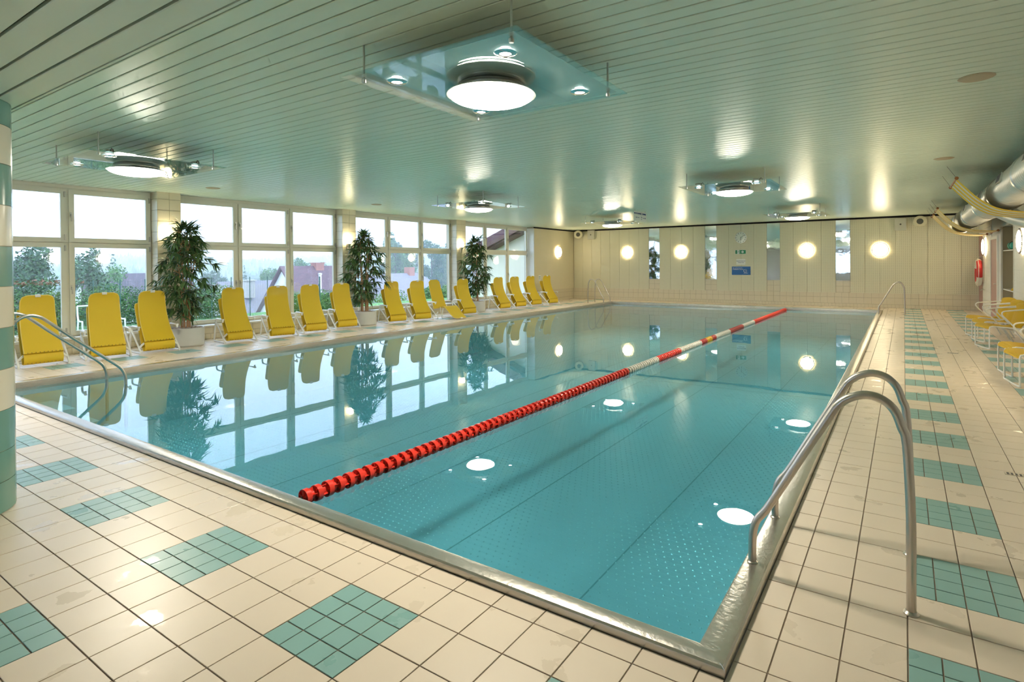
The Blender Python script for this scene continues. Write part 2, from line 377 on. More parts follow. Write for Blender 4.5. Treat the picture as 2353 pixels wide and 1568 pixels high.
# ------------------------------------------------------------------ ceiling slats
cb = MB().box(XL-.4, XR, YC, YF, CE+.05, CE+.12)
ceil = cb.build('ceiling', 'black_void', smooth=False); tag(ceil, 'glossy pale green metal slat ceiling over the pool', kind='structure')
def slat_mesh(x0, x1, w):
    b = MB(); h = w/2; prof = [(-h, .022), (-h, .004), (-h+.004, 0), (h-.004, 0), (h, .004), (h, .022)]
    for x in (x0, x1): b.v += [(x, u, z) for u, z in prof]
    for i in range(5): b.f.append((i, i+1, 7+i, 6+i)); b.m.append(0)
    return b.mesh('slat', 'slat_green', True, 20)
sl = slat_mesh(XL-.35, XR, .146-.013)
y = YC+.09; k = 0
while y < YF-.06:
    link('slat', sl, ceil, (0, y, CE)); y += .1465; k += 1
lc = MB().box(XL-.4, XR, YN, YC-.004, CL+.05, CE+.12)
low = lc.build('ceiling_lowered', 'black_void', smooth=False); tag(low, 'lower green slat ceiling over the entrance side', kind='structure')
s2 = slat_mesh(XL-.35, XR, .155-.016); y = YC-.078
while y > YN: link('slat', s2, low, (0, y, CL)); y -= .155
fz = MB().box(XL-.4, XR, YC-.004, YC+.012, CL-.002, CE+.05); fz.build('fascia', 'slat_green', low, smooth=False)

# ------------------------------------------------------------------ walls
def wall_tiles(parent, axis, plane, u0, u1, rows, pitch, sgn, m='wall_tile_cream', name='tile', stuff=False, thick=.008):
    """tiles on a wall: axis 'x' = wall runs along x (plane is y), 'y' = wall runs along y (plane is x); sgn = side they face"""
    g = .003; acc = MB(); loc_c = {}
    for z0, z1 in rows:
        n = max(1, int(round((u1-u0)/pitch))); p = (u1-u0)/n
        for i in range(n):
            a, b = u0+i*p+g, u0+(i+1)*p-g
            lo, hi = (0, thick*sgn) if sgn > 0 else (thick*sgn, 0)
            if stuff:
                acc.box(a, b, plane+lo, plane+hi, z0+g, z1-g) if axis == 'x' else acc.box(plane+lo, plane+hi, a, b, z0+g, z1-g)
            else:
                key = (round(b-a, 4), round(z1-z0, 4))
                if key not in loc_c:
                    w, h = (b-a)/2, (z1-z0)/2-g
                    loc_c[key] = (MB().box(-w, w, lo, hi, -h, h) if axis == 'x' else MB().box(lo, hi, -w, w, -h, h)).mesh('tile', m, False)
                link(name, loc_c[key], parent, ((a+b)/2, plane, (z0+z1)/2) if axis == 'x' else (plane, (a+b)/2, (z0+z1)/2))
    if stuff:
        o = acc.build('small_tiles', m, parent, smooth=False); o['kind'] = 'stuff'
# far wall
wf = MB().box(XL-.4, XR+.3, YF, YF+.2, -.25, CE+.12).build('wall_far', 'wall_grout', smooth=False)
tag(wf, 'far end wall with cream perforated boards, mirrors and tiled base', kind='structure')
wall_tiles(wf, 'x', YF, XL, XR, [(.125, .355), (.36, .535)], T, -1)
wall_tiles(wf, 'x', YF, XL, XR, [(0., .12)], T/2, -1, stuff=True)
groups = [(-13.05, -9.175, 8), (-8.675, -6.645, 4), (-6.155, -4.155, 4), (-3.66, -1.695, 4), (-1.21, 2.60, 8)]
mirrors = [(-9.175, -8.675), (-6.645, -6.155), (-4.155, -3.66), (-1.695, -1.21)]
for a, b, n in groups:
    p = (b-a)/n
    me = MB().box(-p/2+.003, p/2-.003, -.034, -.004, .527, 3.262).mesh('perforated_board', 'board_y', False)
    for i in range(n): link('perforated_board', me, wf, (a+(i+.5)*p, YF, 0))
for a, b in mirrors:
    wall_tiles(wf, 'x', YF, a+.005, b-.005, [(.54, .77), (.775, .985)], T, -1)
    mb = MB().box(a+.006, b-.006, YF-.02, YF-.002, .99, 3.262); mb.build('mirror', 'mirror', wf, smooth=False)
    MB().box(a+.006, b-.006, YF-.03, YF-.002, .978, .99).build('mirror_rail', 'alu', wf, smooth=False)
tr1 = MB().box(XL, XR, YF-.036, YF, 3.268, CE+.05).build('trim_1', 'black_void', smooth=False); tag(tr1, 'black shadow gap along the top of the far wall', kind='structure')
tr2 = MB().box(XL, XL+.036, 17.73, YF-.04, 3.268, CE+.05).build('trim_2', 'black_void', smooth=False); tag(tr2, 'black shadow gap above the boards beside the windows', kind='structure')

# left wall with pilasters and windows
PIL = [(-7.15, -6.68), (-2.1, -1.63), (2.85, 3.325), (7.68, 8.155), (12.65, 13.16)]
wl = MB()
wl.box(XL-.5, XL-.02, YN, 17.73, -.25, .285)                       # parapet
wl.box(XL-.5, XL-.01, 17.73, YF, -.25, CE+.12)                     # closed end
wl.box(XL-.5, XG-.05, YN, 17.73, CE-.01, CE+.12)
for a, b in PIL: wl.box(XL-.5, XL-.009, a+.002, b-.002, .28, CE+.05)
wl = wl.build('wall_left', 'wall_grout', smooth=False); tag(wl, 'long window wall with tiled pilasters and low parapet', kind='structure')
for a, b in PIL[2:]:
    rws = []; z = .29
    while z < CE+.02: rws.append((z, min(z+.236, CE+.03))); z += .24
    wall_tiles(wl, 'y', XL-.009, a, b, rws, T, 1)
    wall_tiles(wl, 'x', a+.002, XG-.0, XL-.001, rws, .31, -1)
for a, b in PIL[:2]:
    MB().box(XL-.009, XL, a, b, .28, CE).build('tile_facing', 'wall_tile_cream', wl, smooth=False)
wall_tiles(wl, 'y', XL-.02, YN, 17.73, [(.125, .282)], T, 1, stuff=True); wall_tiles(wl, 'y', XL-.02, -.6, 17.73, [(0, .12)], T/2, 1, stuff=True)
wall_tiles(wl, 'y', XL-.01, 17.73, YF, [(.125, .355), (.36, .535)], T, 1, stuff=True); wall_tiles(wl, 'y', XL-.01, 17.73, YF, [(0, .12)], T/2, 1, stuff=True)
bm_ = MB().box(0, .03, -.251, .251, .527, 3.262).mesh('perforated_board', 'board_x', False)
for i in range(7): link('perforated_board', bm_, wl, (XL-.004, 17.75+.2525+i*.5035, 0))
MB().box(XG-.02, XL+.028, 17.70, 17.728, .31, 3.262).build('reveal_board', 'white_paint', wl, smooth=False)
BAYS = [(-6.68, [-6.68, -5.15, -3.62, -2.1]), (-1.63, [-1.63, -.13, 1.36, 2.85]), (3.325, [3.325, 4.77, 6.18, 7.68]), (8.155, [8.155, 9.65, 11.13, 12.65]), (13.16, [13.16, 14.67, 16.15, 17.66])]
def sash_mesh(w, h, fr=.088, d=.05):
    b = MB(); b.box(0, d, 0, fr, 0, h).box(0, d, w-fr, w, 0, h).box(.001, d-.001, fr, w-fr, 0, fr).box(.001, d-.001, fr, w-fr, h-fr, h); return b.mesh('sash', 'white_frame', False)
hand = MB().box(0, .012, -.014, .014, -.05, .05).box(.012, .045, -.009, .009, -.012, .012).box(.035, .05, -.010, .010, -.13, .012).mesh('window_handle', 'handle_grey', False)
hinge = MB().box(0, .02, -.012, .012, -.055, .055).mesh('hinge', 'handle_grey', False)
for wi, (_, ys) in enumerate(BAYS):
    w = empty('window_%d' % (wi+1), (XG, ys[0], 0))
    tag(w, ['cream framed window bay behind the entrance', 'cream framed window bay beside the striped tiled column', 'three pane window bay between the first two pilasters', 'three pane window bay in front of dark trees and a grey roof', 'last window bay showing the sloping eave outside'][wi], kind='structure')
    L = ys[-1]-ys[0]
    fb = MB().box(-.058, -.005, .002, L-.002, 3.23, CE+.03).box(-.058, -.005, .002, L-.002, .285, .335).box(-.06, -.003, 0, .045, .319, CE).box(-.06, -.003, L-.045, L, .319, CE).box(-.058, -.005, .002, L-.002, 2.15, 2.21)
    fb.box(-.02, .004, .001, L-.001, 3.262, CE-.004)
    for q in ys[1:-1]: fb.box(-.06, -.002, q-ys[0]-.04, q-ys[0]+.04, .319, 3.25)
    fb.build('window_frame', 'white_frame', w, smooth=False)
    MB().cbox(-.02, .345, -.0, L, .285, .318, .004).build('window_sill', 'white_paint', w, smooth=False)
    for i in range(3):
        a, b = ys[i]-ys[0]+.022, ys[i+1]-ys[0]-.022
        for (z0, z1) in ((.335, 2.172), (2.19, 3.235)):
            s = link('sash', sash_mesh(b-a, z1-z0), w, (-.03, a, z0))
            MB().box(.012, .018, .08, b-a-.08, .08, z1-z0-.08).build('pane', 'window_glass', s, smooth=False)
            hy = (b-a-.03) if i == 0 else .03
            link('window_handle', hand, s, (.05, hy, (z1-z0)*.52))
            oy = .02 if i == 0 else (b-a-.02)
            for hz in (.10, z1-z0-.10): link('hinge', hinge, s, (.05, oy, hz))
# right wall
wr = MB().box(XR, XR+.2, YN, 14.05, -.25, CE+.12).box(XR, XR+.2, 16.1, YF, -.25, CE+.12).box(XR, XR+.2, 14.05, 16.1, 2.58, CE+.12)
wr.box(XR, XR+1.0, 13.95, 16.2, -.25, 0).box(XR+.2, XR+1.0, 13.95, 16.2, 2.6, 2.7).box(XR+.9, XR+1.0, 13.9, 16.3, -.25, 2.7).box(XR+.2, XR+.9, 13.95, 14.05, -.25, 2.7).box(XR+.2, XR+.9, 16.1, 16.2, -.25, 2.7)
wr = wr.build('wall_right', 'plaster', smooth=False); tag(wr, 'pale tiled side wall behind the yellow armchairs', kind='structure')
wall_tiles(wr, 'y', XR, 9.0, 14.03, [(.0+.245*i, .24+.245*i) for i in range(13)], .245, -1, m='white_paint', stuff=True)
wall_tiles(wr, 'y', XR, 18.0, YF, [(.0+.245*i, .24+.245*i) for i in range(13)], .245, -1, m='white_paint', stuff=True)
wall_tiles(wr, 'y', XR+.9, 14.06, 16.09, [(.0+.245*i, .24+.245*i) for i in range(10)], .245, -1, m='niche', stuff=True)
d1 = empty('door_1', (XR, 17.27, 0)); tag(d1, 'dusky pink door with pale frame in the side wall', kind='structure')
MB().box(-.03, .02, -.62, .62, 0, 2.28).build('door_leaf', 'door_pink', d1, smooth=False)
f = MB(); f.box(-.045, 0, -.72, -.62, 0, 2.36).box(-.045, 0, .62, .72, 0, 2.36).box(-.043, 0, -.62, .62, 2.28, 2.36); f.build('door_frame', 'white_paint', d1, smooth=False)
MB().tube([(-.03, -.52, 1.05), (-.08, -.52, 1.05), (-.08, -.40, 1.05)], .01, 8).build('door_handle', 'alu', d1)
tr3 = MB().box(XR-.02, XR+.02, 14.03, 14.08, 0, 2.56).box(XR-.02, XR+.02, 16.06, 16.12, 0, 2.56).box(XR-.02, XR+.02, 14.03, 16.12, 2.56, 2.62).build('trim_3', 'plaster', smooth=False); tag(tr3, 'pale frame around the wall niche with shelves', kind='structure')
wn = MB().box(XL-.5, -5.1, YN-.2, YN, -.25, CE+.12).box(-2.7, XR+.2, YN-.2, YN, -.25, CE+.12).box(-5.1, -2.7, YN-.2, YN, -.25, .8).box(-5.1, -2.7, YN-.2, YN, 2.5, CE+.12).build('wall_near', 'plaster', smooth=False); tag(wn, 'plain plaster wall closing the entrance side', kind='structure')
w6 = empty('window_6', (-3.9, YN-.1, .8)); tag(w6, 'window in the entrance side wall, seen only in the far mirrors', kind='structure')
f = MB().box(-1.2, 1.2, -.03, .03, 0, .08).box(-1.2, 1.2, -.03, .03, 1.62, 1.7).box(-1.2, 1.2, -.03, .03, .95, 1.03)
for x in (-1.2, -.04, 1.12): f.box(x, x+.08, -.03, .03, 0, 1.7)
f.build('window_frame', 'white_frame', w6, smooth=False)
for x in (-1.12, .04):
    for z in ((.08, .95), (1.03, 1.62)): MB().box(x, x+1.08, -.004, .004, *z).build('pane', 'window_glass', w6, smooth=False)
tr4 = MB().box(XR-.012, XR, 20.2, YF-.036, .0, 2.55).build('trim_4', 'door_pink', smooth=False); tag(tr4, 'pinkish corner strip behind the life ring', kind='structure')

# ------------------------------------------------------------------ round tiled column
cx_, cy_ = -4.99, -1.95
colm = empty('tiled_column', (cx_, cy_, 0)); tag(colm, 'round column clad in alternating cream and dark teal tile bands', 'column')
NF = 10; RC = .385
core = MB().lathe([(RC-.006, -.003), (RC-.006, CL+.01)], 40, cap=False); core.build('core', 'wall_grout', colm)
edges = [0, .21, .42, .70, .98, 1.267, 1.55, 1.83, 2.115, 2.40, 2.67, 2.86]
teal_b = [1, 1, 1, 0, 1, 0, 1, 0, 1, 0, 1]
for r_ in range(len(edges)-1):
    z0, z1 = edges[r_]+.002, edges[r_+1]-.002
    b = MB(); da = 2*PI/NF; e = .006
    for i in range(5):
        a = -da/2+e+(da-2*e)*i/4; b.v += [(RC*math.cos(a), RC*math.sin(a), z0), (RC*math.cos(a), RC*math.sin(a), z1), ((RC-.007)*math.cos(a), (RC-.007)*math.sin(a), z0), ((RC-.007)*math.cos(a), (RC-.007)*math.sin(a), z1)]
    for i in range(4):
        o_ = i*4; b.f += [(o_, o_+4, o_+5, o_+1), (o_+1, o_+5, o_+7, o_+3), (o_, o_+2, o_+6, o_+4)]; b.m += [0]*3
    b.f += [(0, 1, 3, 2), (16, 18, 19, 17)]; b.m += [0, 0]
    me = b.mesh('tile', 'column_teal' if teal_b[r_] else 'column_cream')
    for k in range(NF): link('tile', me, colm, (0, 0, 0), (0, 0, 2*PI*(k+.32)/NF))

# ------------------------------------------------------------------ hanging glass plate lamps
def make_lamp():
    t = empty('pendant_lamp')
    h = .80
    MB().box(-h, h, -h, h, 0, .010).build('glass_plate', 'lamp_glass', t, smooth=False)
    MB().box(-.735, .735, -.735, .735, .0105, .0125).build('frosted_sheet', 'frosted_sheet', t, smooth=False)
    rod = MB().lathe([(.008, -.018), (.008, CE-3.08+.02)], 8); rd = rod.mesh('rod', 'alu')
    nut = MB().lathe([(.014, -.03), (.018, -.022), (.018, -.004)], 10).mesh('nut', 'alu')
    for sx in (-1, 1):
        for sy in (-1, 1):
            r_ = link('rod', rd, t, (sx*.68, sy*.68, 0)); link('nut', nut, r_)
    ring = MB().lathe([(.004, .0), (.262, -.002), (.268, -.02), (.252, -.024), (.252, -.034), (.275, -.038), (.325, -.058), (.348, -.066), (.350, -.074), (.325, -.078)], 48, cap=False)
    ring.build('housing', 'lamp_ring', t)
    lens = MB().lathe([(.33, -.074)]+[(.33*math.cos(a), -.074-.072*math.sin(a)) for a in [PI/2*i/7 for i in range(1, 7)]]+[(.005, -.146)], 40, cap=False)
    lens.build('lens', 'lens_light', t)
    ch = MB().lathe([(.072, -.001), (.078, -.006), (.066, -.014), (.045, -.016), (.040, -.006)], 24, cap=False).mesh('spot_ring', 'chrome')
    em = MB().lathe([(.038, -.010), (.038, -.008)], 16).mesh('spot_lens', 'spot_light')
    bx = MB().box(-.05, .05, -.03, .03, .012, .075).mesh('driver_box', 'driver_grey', False)
    wr_ = MB().tube([(.05, 0, .05), (.075, 0, .085), (.09, .01, .07), (.095, .02, .014)], .005, 6).mesh('cable', 'cable_dark')
    for sx in (-1, 1):
        for sy in (-1, 1):
            s = link('spotlight', ch, t, (sx*.51, sy*.51, 0)); link('spot_lens', em, s); link('driver_box', bx, s); link('cable', wr_, s)
    return t
LAMPS = [(-2.24, .62, 'square glass pendant lamp with four spots, nearest the lowered ceiling over the lane rope'),
         (-8.36, .59, 'square glass pendant lamp above the first window bay beside the column'),
         (-8.02, 7.62, 'square glass pendant lamp in the middle of the window side row'),
         (-2.20, 8.02, 'square glass pendant lamp in the middle of the lane rope row'),
         (-7.90, 14.75, 'square glass pendant lamp beside the hanging swimmers sign'),
         (-2.17, 15.35, 'square glass pendant lamp closest to the mirrors right of the clock')]
lamp = make_lamp()
for i, (x, y, lb) in enumerate(LAMPS):
    o = lamp if i == 0 else dup(lamp)
    o.location = (x, y, 3.08); tag(o, lb, 'lamp', 'square glass pendant lamps')

# ------------------------------------------------------------------ wall lamps and sconces
def make_wall_lamp():
    t = empty('wall_lamp')                  # faces -y
    MB().lathe([(.25, 0), (.25, -.02), (.262, -.024), (.262, -.030)], 48, axis='y', cap=False).build('backplate', 'wall_glow', t)
    MB().lathe([(.262, -.030), (.268, -.034), (.268, -.044), (.25, -.050), (.232, -.050)], 48, axis='y', cap=False).build('trim_ring', 'ring_white', t)
    MB().lathe([(.245, -.049)]+[(.245*math.cos(a), -.049-.05*math.sin(a)) for a in [PI/2*i/6 for i in range(1, 6)]]+[(.004, -.10)], 40, axis='y').build('diffuser', 'wall_light', t)
    b = MB()
    for k in range(40):
        a = 2*PI*k/40; c, s = math.cos(a), math.sin(a)
        b.bar((.234*c, -.060, .234*s), (.276*c, -.050, .276*s), .016, .008, up=(0, 1, 0))
    b.build('slot_ring', 'dark_slot', t, smooth=False)
    return t
wlamp = make_wall_lamp()
WL = [((-10.23, YF-.034, 2.205), 0, 'round glowing wall lamp on the boards beside the corner loudspeaker'),
      ((-7.69, YF-.034, 2.18), 0, 'round glowing wall lamp between two mirrors, left of the clock'),
      ((-2.69, YF-.034, 2.145), 0, 'round glowing wall lamp between two mirrors, right of the clock'),
      ((-.25, YF-.034, 2.12), 0, 'round glowing wall lamp on the boards below the flat grey speaker'),
      ((XL+.028, 19.757, 2.25), PI/2, 'round glowing wall lamp on the boards beside the last window'),
      ((XR-.012, 19.45, 2.12), -PI/2, 'round glowing wall lamp above the red and white life ring'),
      ((XR-.012, 12.9, 2.1), -PI/2, 'round glowing wall lamp beside the shelf niche'),
      ((XR-.012, 7.6, 2.1), -PI/2, 'round glowing wall lamp above the yellow armchairs'),
      ((XR-.012, 5.9, 2.1), -PI/2, 'round glowing wall lamp on the side wall facing the first window bay')]
for i, (p, rz, lb) in enumerate(WL):
    o = wlamp if i == 0 else dup(wlamp)
    o.location = p; o.rotation_euler = (0, 0, rz); tag(o, lb, 'lamp', 'round wall lamps')
def make_sconce():
    t = empty('wall_sconce')
    MB().box(0, .012, -.03, .03, -.20, .0).build('backplate', 'alu', t, smooth=False)
    MB().tube([(.06, 0, -.22), (.075, 0, -.10), (.09, 0, .0)], [.012, .035, .055], 14).build('cone', 'steel', t)
    MB().tube([(.005, 0, -.08), (.075, 0, -.08)], .01, 8).build('arm', 'steel', t)
    MB().lathe([(.052, .0), (.066, .05), (.072, .12), (.068, .17), (.045, .20), (.004, .205)], 20, c=(.09, 0, 0)).build('glass_shade', 'sconce_light', t)
    return t
sc = make_sconce()
for i, (y, lb) in enumerate(((3.03, 'glowing wall sconce on the pilaster behind the first potted bamboo'), (7.84, 'glowing wall sconce above the running forbidden sign'), (12.83, 'glowing wall sconce on the pilaster behind the last potted bamboo'))):
    o = sc if i == 0 else dup(sc)
    o.location = (XL, y, 2.33); tag(o, lb, 'wall lamp', 'pilaster sconces')

# ------------------------------------------------------------------ ladders and hand rails
PROF = [(0, -.01), (0, .45), (.015, .80), (.035, .88), (.062, .955), (.108, 1.003), (.178, 1.022), (.25, 1.0), (.305, .955), (.345, .89), (.50, .613), (.64, .36), (.69, .29), (.712, .23), (.72, .15), (.72, ZR-.005)]
def smooth_path(p, n=3):
    out = []
    for i in range(len(p)-1):
        a, b, c, d = [Vector(p[max(0, min(len(p)-1, k))]) for k in (i-1, i, i+1, i+2)]
        for j in range(n):
            t = j/n; out.append(.5*((2*b)+(c-a)*t+(2*a-5*b+4*c-d)*t*t+(3*b-a-3*c+d)*t*t*t))
    out.append(Vector(p[-1])); return out
def rail(parent, pts):
    r_ = MB().tube(smooth_path(pts, 4), .021, 14).build('rail', 'steel', parent, ang=60)
    return r_
def ladder(label, post, foot, ys):
    t = empty('pool_ladder', ((post+foot)/2, sum(ys)/2, 0)); sgn = 1 if foot > post else -1; k = abs(foot-post)/.72
    for y in ys:
        rail(t, [(post+sgn*u*k-t.location.x, y-t.location.y, z) for u, z in PROF])
        MB().lathe([(.034, 0), (.034, .006), (.024, .016)], 16, c=(post-t.location.x, y-t.location.y, 0)).build('post_flange', 'steel', t)
        MB().lathe([(.028, ZR), (.028, ZR+.004), (.023, ZR+.008)], 16, c=(foot-t.location.x, y-t.location.y, 0)).build('foot_flange', 'steel', t)
    tr = MB()
    fx = foot+sgn*.06-t.location.x
    for z in (-.25, -.5, -.75): MB().box(fx-.04, fx+.04, ys[0]-t.location.y, ys[1]-t.location.y, z-.012, z+.012).build('tread', 'steel', t, smooth=False)
    for y in ys: MB().box(fx-.02, fx+.02, y-t.location.y-.012, y-t.location.y+.012, -.9, -.07).build('stile', 'steel', t, smooth=False)
    return tag(t, label, 'ladder', 'pool ladders')
ladder('bent steel ladder rails on the deck beside the striped teal tile row', .495, -.225, (.29, .935))
ladder('steel ladder rails by the armchairs side, next to the far tiled wall', .495, -.21, (18.2, 18.85))
ladder('steel ladder rails next to the last folded lounger', -10.89, -10.16, (18.6, 19.25))
hr = empty('stair_handrails', (-9.53, .1, 0)); tag(hr, 'pair of steel handrails leading down into the water beside the column', 'handrail')
for x in (-.34, .33):
    rail(hr, [(x, y-.1, z) for y, z in ((-.575, .0), (-.575, .60), (-.565, .80), (-.53, .92), (-.46, 1.01), (-.36, 1.05), (-.25, 1.025), (-.16, .955), (.05, .76), (.27, .565), (.50, .36), (.63, .245), (.70, .16), (.735, .05), (.74, -.1), (.74, -.7))])
    MB().lathe([(.03, .0), (.03, .006), (.023, .014)], 14, c=(x, -.675, ZR)).build('post_flange', 'steel', hr)

# ------------------------------------------------------------------ lane rope
lr = empty('lane_rope', (-3.24, PY0, ZW+.022)); tag(lr, 'red and white lane rope of ribbed floats stretched along the pool', 'lane rope')
lr.rotation_euler = (0, 0, -math.atan2(.10, 19.5))
def float_mesh(m):
    b = MB(); R = .060; L = .040
    b.lathe([(R-.006, 0), (R, 0), (R, L), (R-.006, L), (R-.006, 0)], 20, axis='y', cap=False)          # outer band
    b.lathe([(.019, -.010), (.019, .112)], 10, axis='y')                                              # hub
    b.lathe([(.034, .030), (.034, .078), (.030, .078), (.030, .030)], 14, axis='y', cap=False)
    for k in range(5):
        a = 2*PI*k/5+.4; c, s = math.cos(a), math.sin(a)
        b.bar((.015*c, L/2, .015*s), (R*.95*c, L/2, R*.95*s), .010, L*.9, up=(0, 1, 0))
    for k in range(4):                                                                                # lengthwise vanes
        a = 2*PI*k/4+.3; c, s = math.cos(a), math.sin(a)
        b.bar((.030*c, 0, .030*s), (.030*c, .088, .030*s), .004, .040, up=(c, 0, s))
    return b.mesh('float', m)
FM = {k: float_mesh(v) for k, v in dict(r='float_red', w='float_white', d='float_dark', y='float_yellow').items()}
segs = [(5.345, 'r'), (6.63, 'w'), (7.8, 'r'), (9.06, 'w'), (9.45, 'd'), (9.86, 'y'), (10.2, 'd'), (11.4, 'w'), (12.78, 'd'), (14.07, 'w'), (19.6, 'r')]
y = .12; i = 0
while y < PY1-PY0-.28:
    wy_ = y+PY0; k = next(c for e, c in segs if wy_ < e)
    link('float', FM[k], lr, (0, y, 0), (0, .7*i, 0)); y += .096 if wy_ < 5.4 else .078; i += 1
MB().tube([(0, -.03, .03), (0, .03, 0), (0, 10, 0), (0, PY1-PY0-.02, 0)], .007, 8).build('cable', 'rope_black', lr)
MB().tube([(0, .0, .05), (0, .02, .02), (0, .07, .0), (0, .13, 0)], .012, 8).build('end_hook', 'rope_black', lr)

# ------------------------------------------------------------------ sun loungers
def sheet(profile, w_of, th=.006, n=3, ny=8, bulge=0.):
    """sling surface along a side profile (x,z) with a half width per step; rounded corners come from w_of"""
    P = smooth_path([(a, 0, b) for a, b in profile], n); b = MB(); L = len(P)
    for s_ in (0, 1):
        for i, p in enumerate(P):
            t = P[min(i+1, L-1)]-P[max(i-1, 0)]; t.normalize(); nrm = Vector((t.z, 0, -t.x))
            hw = w_of(i/(L-1))
            for j in range(ny+1):
                q = j/ny*2-1
                d = nrm*((th if s_ else 0)+bulge*(1-q*q)); b.v.append((p.x+d.x, q*hw, p.z+d.z))
    N = L*(ny+1)
    for i in range(L-1):
        for j in range(ny):
            a = i*(ny+1)+j; c = a+ny+1
            b.f.append((a, a+1, c+1, c)); b.f.append((N+a, N+c, N+c+1, N+a+1)); b.m += [0, 0]
    for i in range(L-1):
        for j in (0, ny):
            a = i*(ny+1)+j; c = a+ny+1; b.f.append((a, c, N+c, N+a)); b.m.append(0)
    return b, P
def edge_tube(P, w_of, r=.009):
    L = len(P); b = MB()
    pts = [(p.x, w_of(i/(L-1)), p.z) for i, p in enumerate(P)]
    path = pts+[(x, -y_, z) for x, y_, z in pts[::-1]]
    return b.tube(path, r, 6)
def rnd(hw0, hw1, c0, c1):
    """half width running hw0 -> hw1 with corner rounding c0 at the start and c1 at the end (fraction of length)"""
    def f(t):
        w = hw0+(hw1-hw0)*t
        if c1 and t > 1-c1: u = (t-1+c1)/c1; w -= .085*(1-math.sqrt(max(0, 1-u*u)))
        if c0 and t < c0: u = (c0-t)/c0; w -= .05*(1-math.sqrt(max(0, 1-u*u)))
        return w
    return f
def stitches(P, w, k, n=9):
    b = MB(); p = P[k]
    for i in range(n):
        y_ = -w+2*w*(i+.5)/n; b.box(p.x-.004, p.x+.016, y_-.004, y_+.004, p.z-.002, p.z+.012)
    return b
SIDE = [(-.12, .0, .455), (-.115, 0, .50), (-.16, 0, .512), (-.42, 0, .520), (-.485, 0, .50), (-.50, 0, .455), (-.46, 0, .405), (-.06, 0, .085), (-.015, 0, .045), (-.01, 0, .02), (-.05, 0, .014), (-.54, 0, .014), (-.60, 0, .018), (-.61, 0, .05), (-.53, 0, .38), (-.49, 0, .44)]
def lounger_frame(t):
    for sy in (-1, 1):
        pts = [(x, sy*.335, z) for x, _, z in SIDE]
        MB().tube(smooth_path(pts, 2), .018, 8).build('side_frame', 'tube_white', t, ang=60)
        MB().box(-.15, -.085, sy*.335-.02, sy*.335+.02, .500, .528).build('armrest_cap', 'tube_white', t)
        MB().bar((-.10, sy*.33, .125), (-.10, sy*.25, .20), .02, .03).build('hinge_plate', 'tube_white', t)
    MB().tube([(-.59, -.335, .016), (-.59, .335, .016)], .012, 8).build('crossbar', 'tube_white', t)
    MB().tube([(-.47, -.335, .40), (-.47, .335, .40)], .010, 8).build('crossbar', 'tube_white', t)
def folded_lounger():
    t = empty('sun_lounger'); lounger_frame(t)
    w1 = rnd(.262, .225, .0, .16)
    b, P = sheet([(-.02, .235), (-.06, .275), (-.17, .40), (-.29, .57), (-.38, .76), (-.425, .95), (-.425, 1.09), (-.395, 1.20)], w1)
    fr = b.build('front_sling', 'mesh_yellow', t, ang=60)
    edge_tube(P, w1).build('sling_tube', 'mesh_edge', fr, ang=70)
    stitches(P, .24, 1).build('stitching', 'stitch', fr, smooth=False)
    w2 = rnd(.262, .262, .0, .0)
    b2, P2 = sheet([(-.055, .232), (-.022, .17), (-.02, .10), (-.05, .05), (-.12, .045)], w2)
    sl_ = b2.build('seat_sling', 'mesh_yellow', t, ang=60)
    stitches(P2, .24, 8).build('stitching', 'stitch', sl_, smooth=False)
    w3 = rnd(.262, .24, .0, .14)
    b3, P3 = sheet([(-.12, .05), (-.24, .20), (-.36, .40), (-.48, .64), (-.58, .84), (-.635, .97)], w3)
    bk = b3.build('back_sling', 'mesh_yellow', t, ang=60); edge_tube(P3, w3).build('sling_tube', 'mesh_edge', bk, ang=70)
    c = P[-1]
    MB().box(c.x-.016, c.x+.022, -.036, .036, c.z-.028, c.z+.018).build('clip', 'tube_white', t)
    return t
def open_lounger():
    t = empty('sun_lounger'); lounger_frame(t)
    w1 = rnd(.262, .215, .0, .13)
    b, P = sheet([(-.30, .30), (-.36, .45), (-.46, .70), (-.555, .95), (-.62, 1.20)], w1)
    fr = b.build('back_sling', 'mesh_yellow', t, ang=60); edge_tube(P, w1).build('sling_tube', 'mesh_edge', fr, ang=70)
    w2 = rnd(.262, .262, 0, 0)
    b2, P2 = sheet([(-.30, .30), (-.15, .325), (.02, .375), (.12, .39)], w2); b2.build('seat_sling', 'mesh_yellow', t, ang=60)
    w3 = rnd(.262, .225, 0, .16)
    b3, P3 = sheet([(.12, .39), (.22, .37), (.36, .27), (.50, .15), (.62, .08), (.72, .045)], w3)
    fo = b3.build('foot_sling', 'mesh_yellow', t, ang=60); edge_tube(P3, w3).build('sling_tube', 'mesh_edge', fo, ang=70)
    c = P3[-1]; MB().box(c.x-.02, c.x+.02, -.036, .036, c.z-.016, c.z+.022).build('clip', 'tube_white', t)
    MB().tube([(.02, -.26, .36), (.06, -.26, .10), (.04, -.2, .014), (.04, .2, .014), (.06, .26, .10), (.02, .26, .36)], .011, 8).build('leg_stand', 'tube_white', t)
    return t
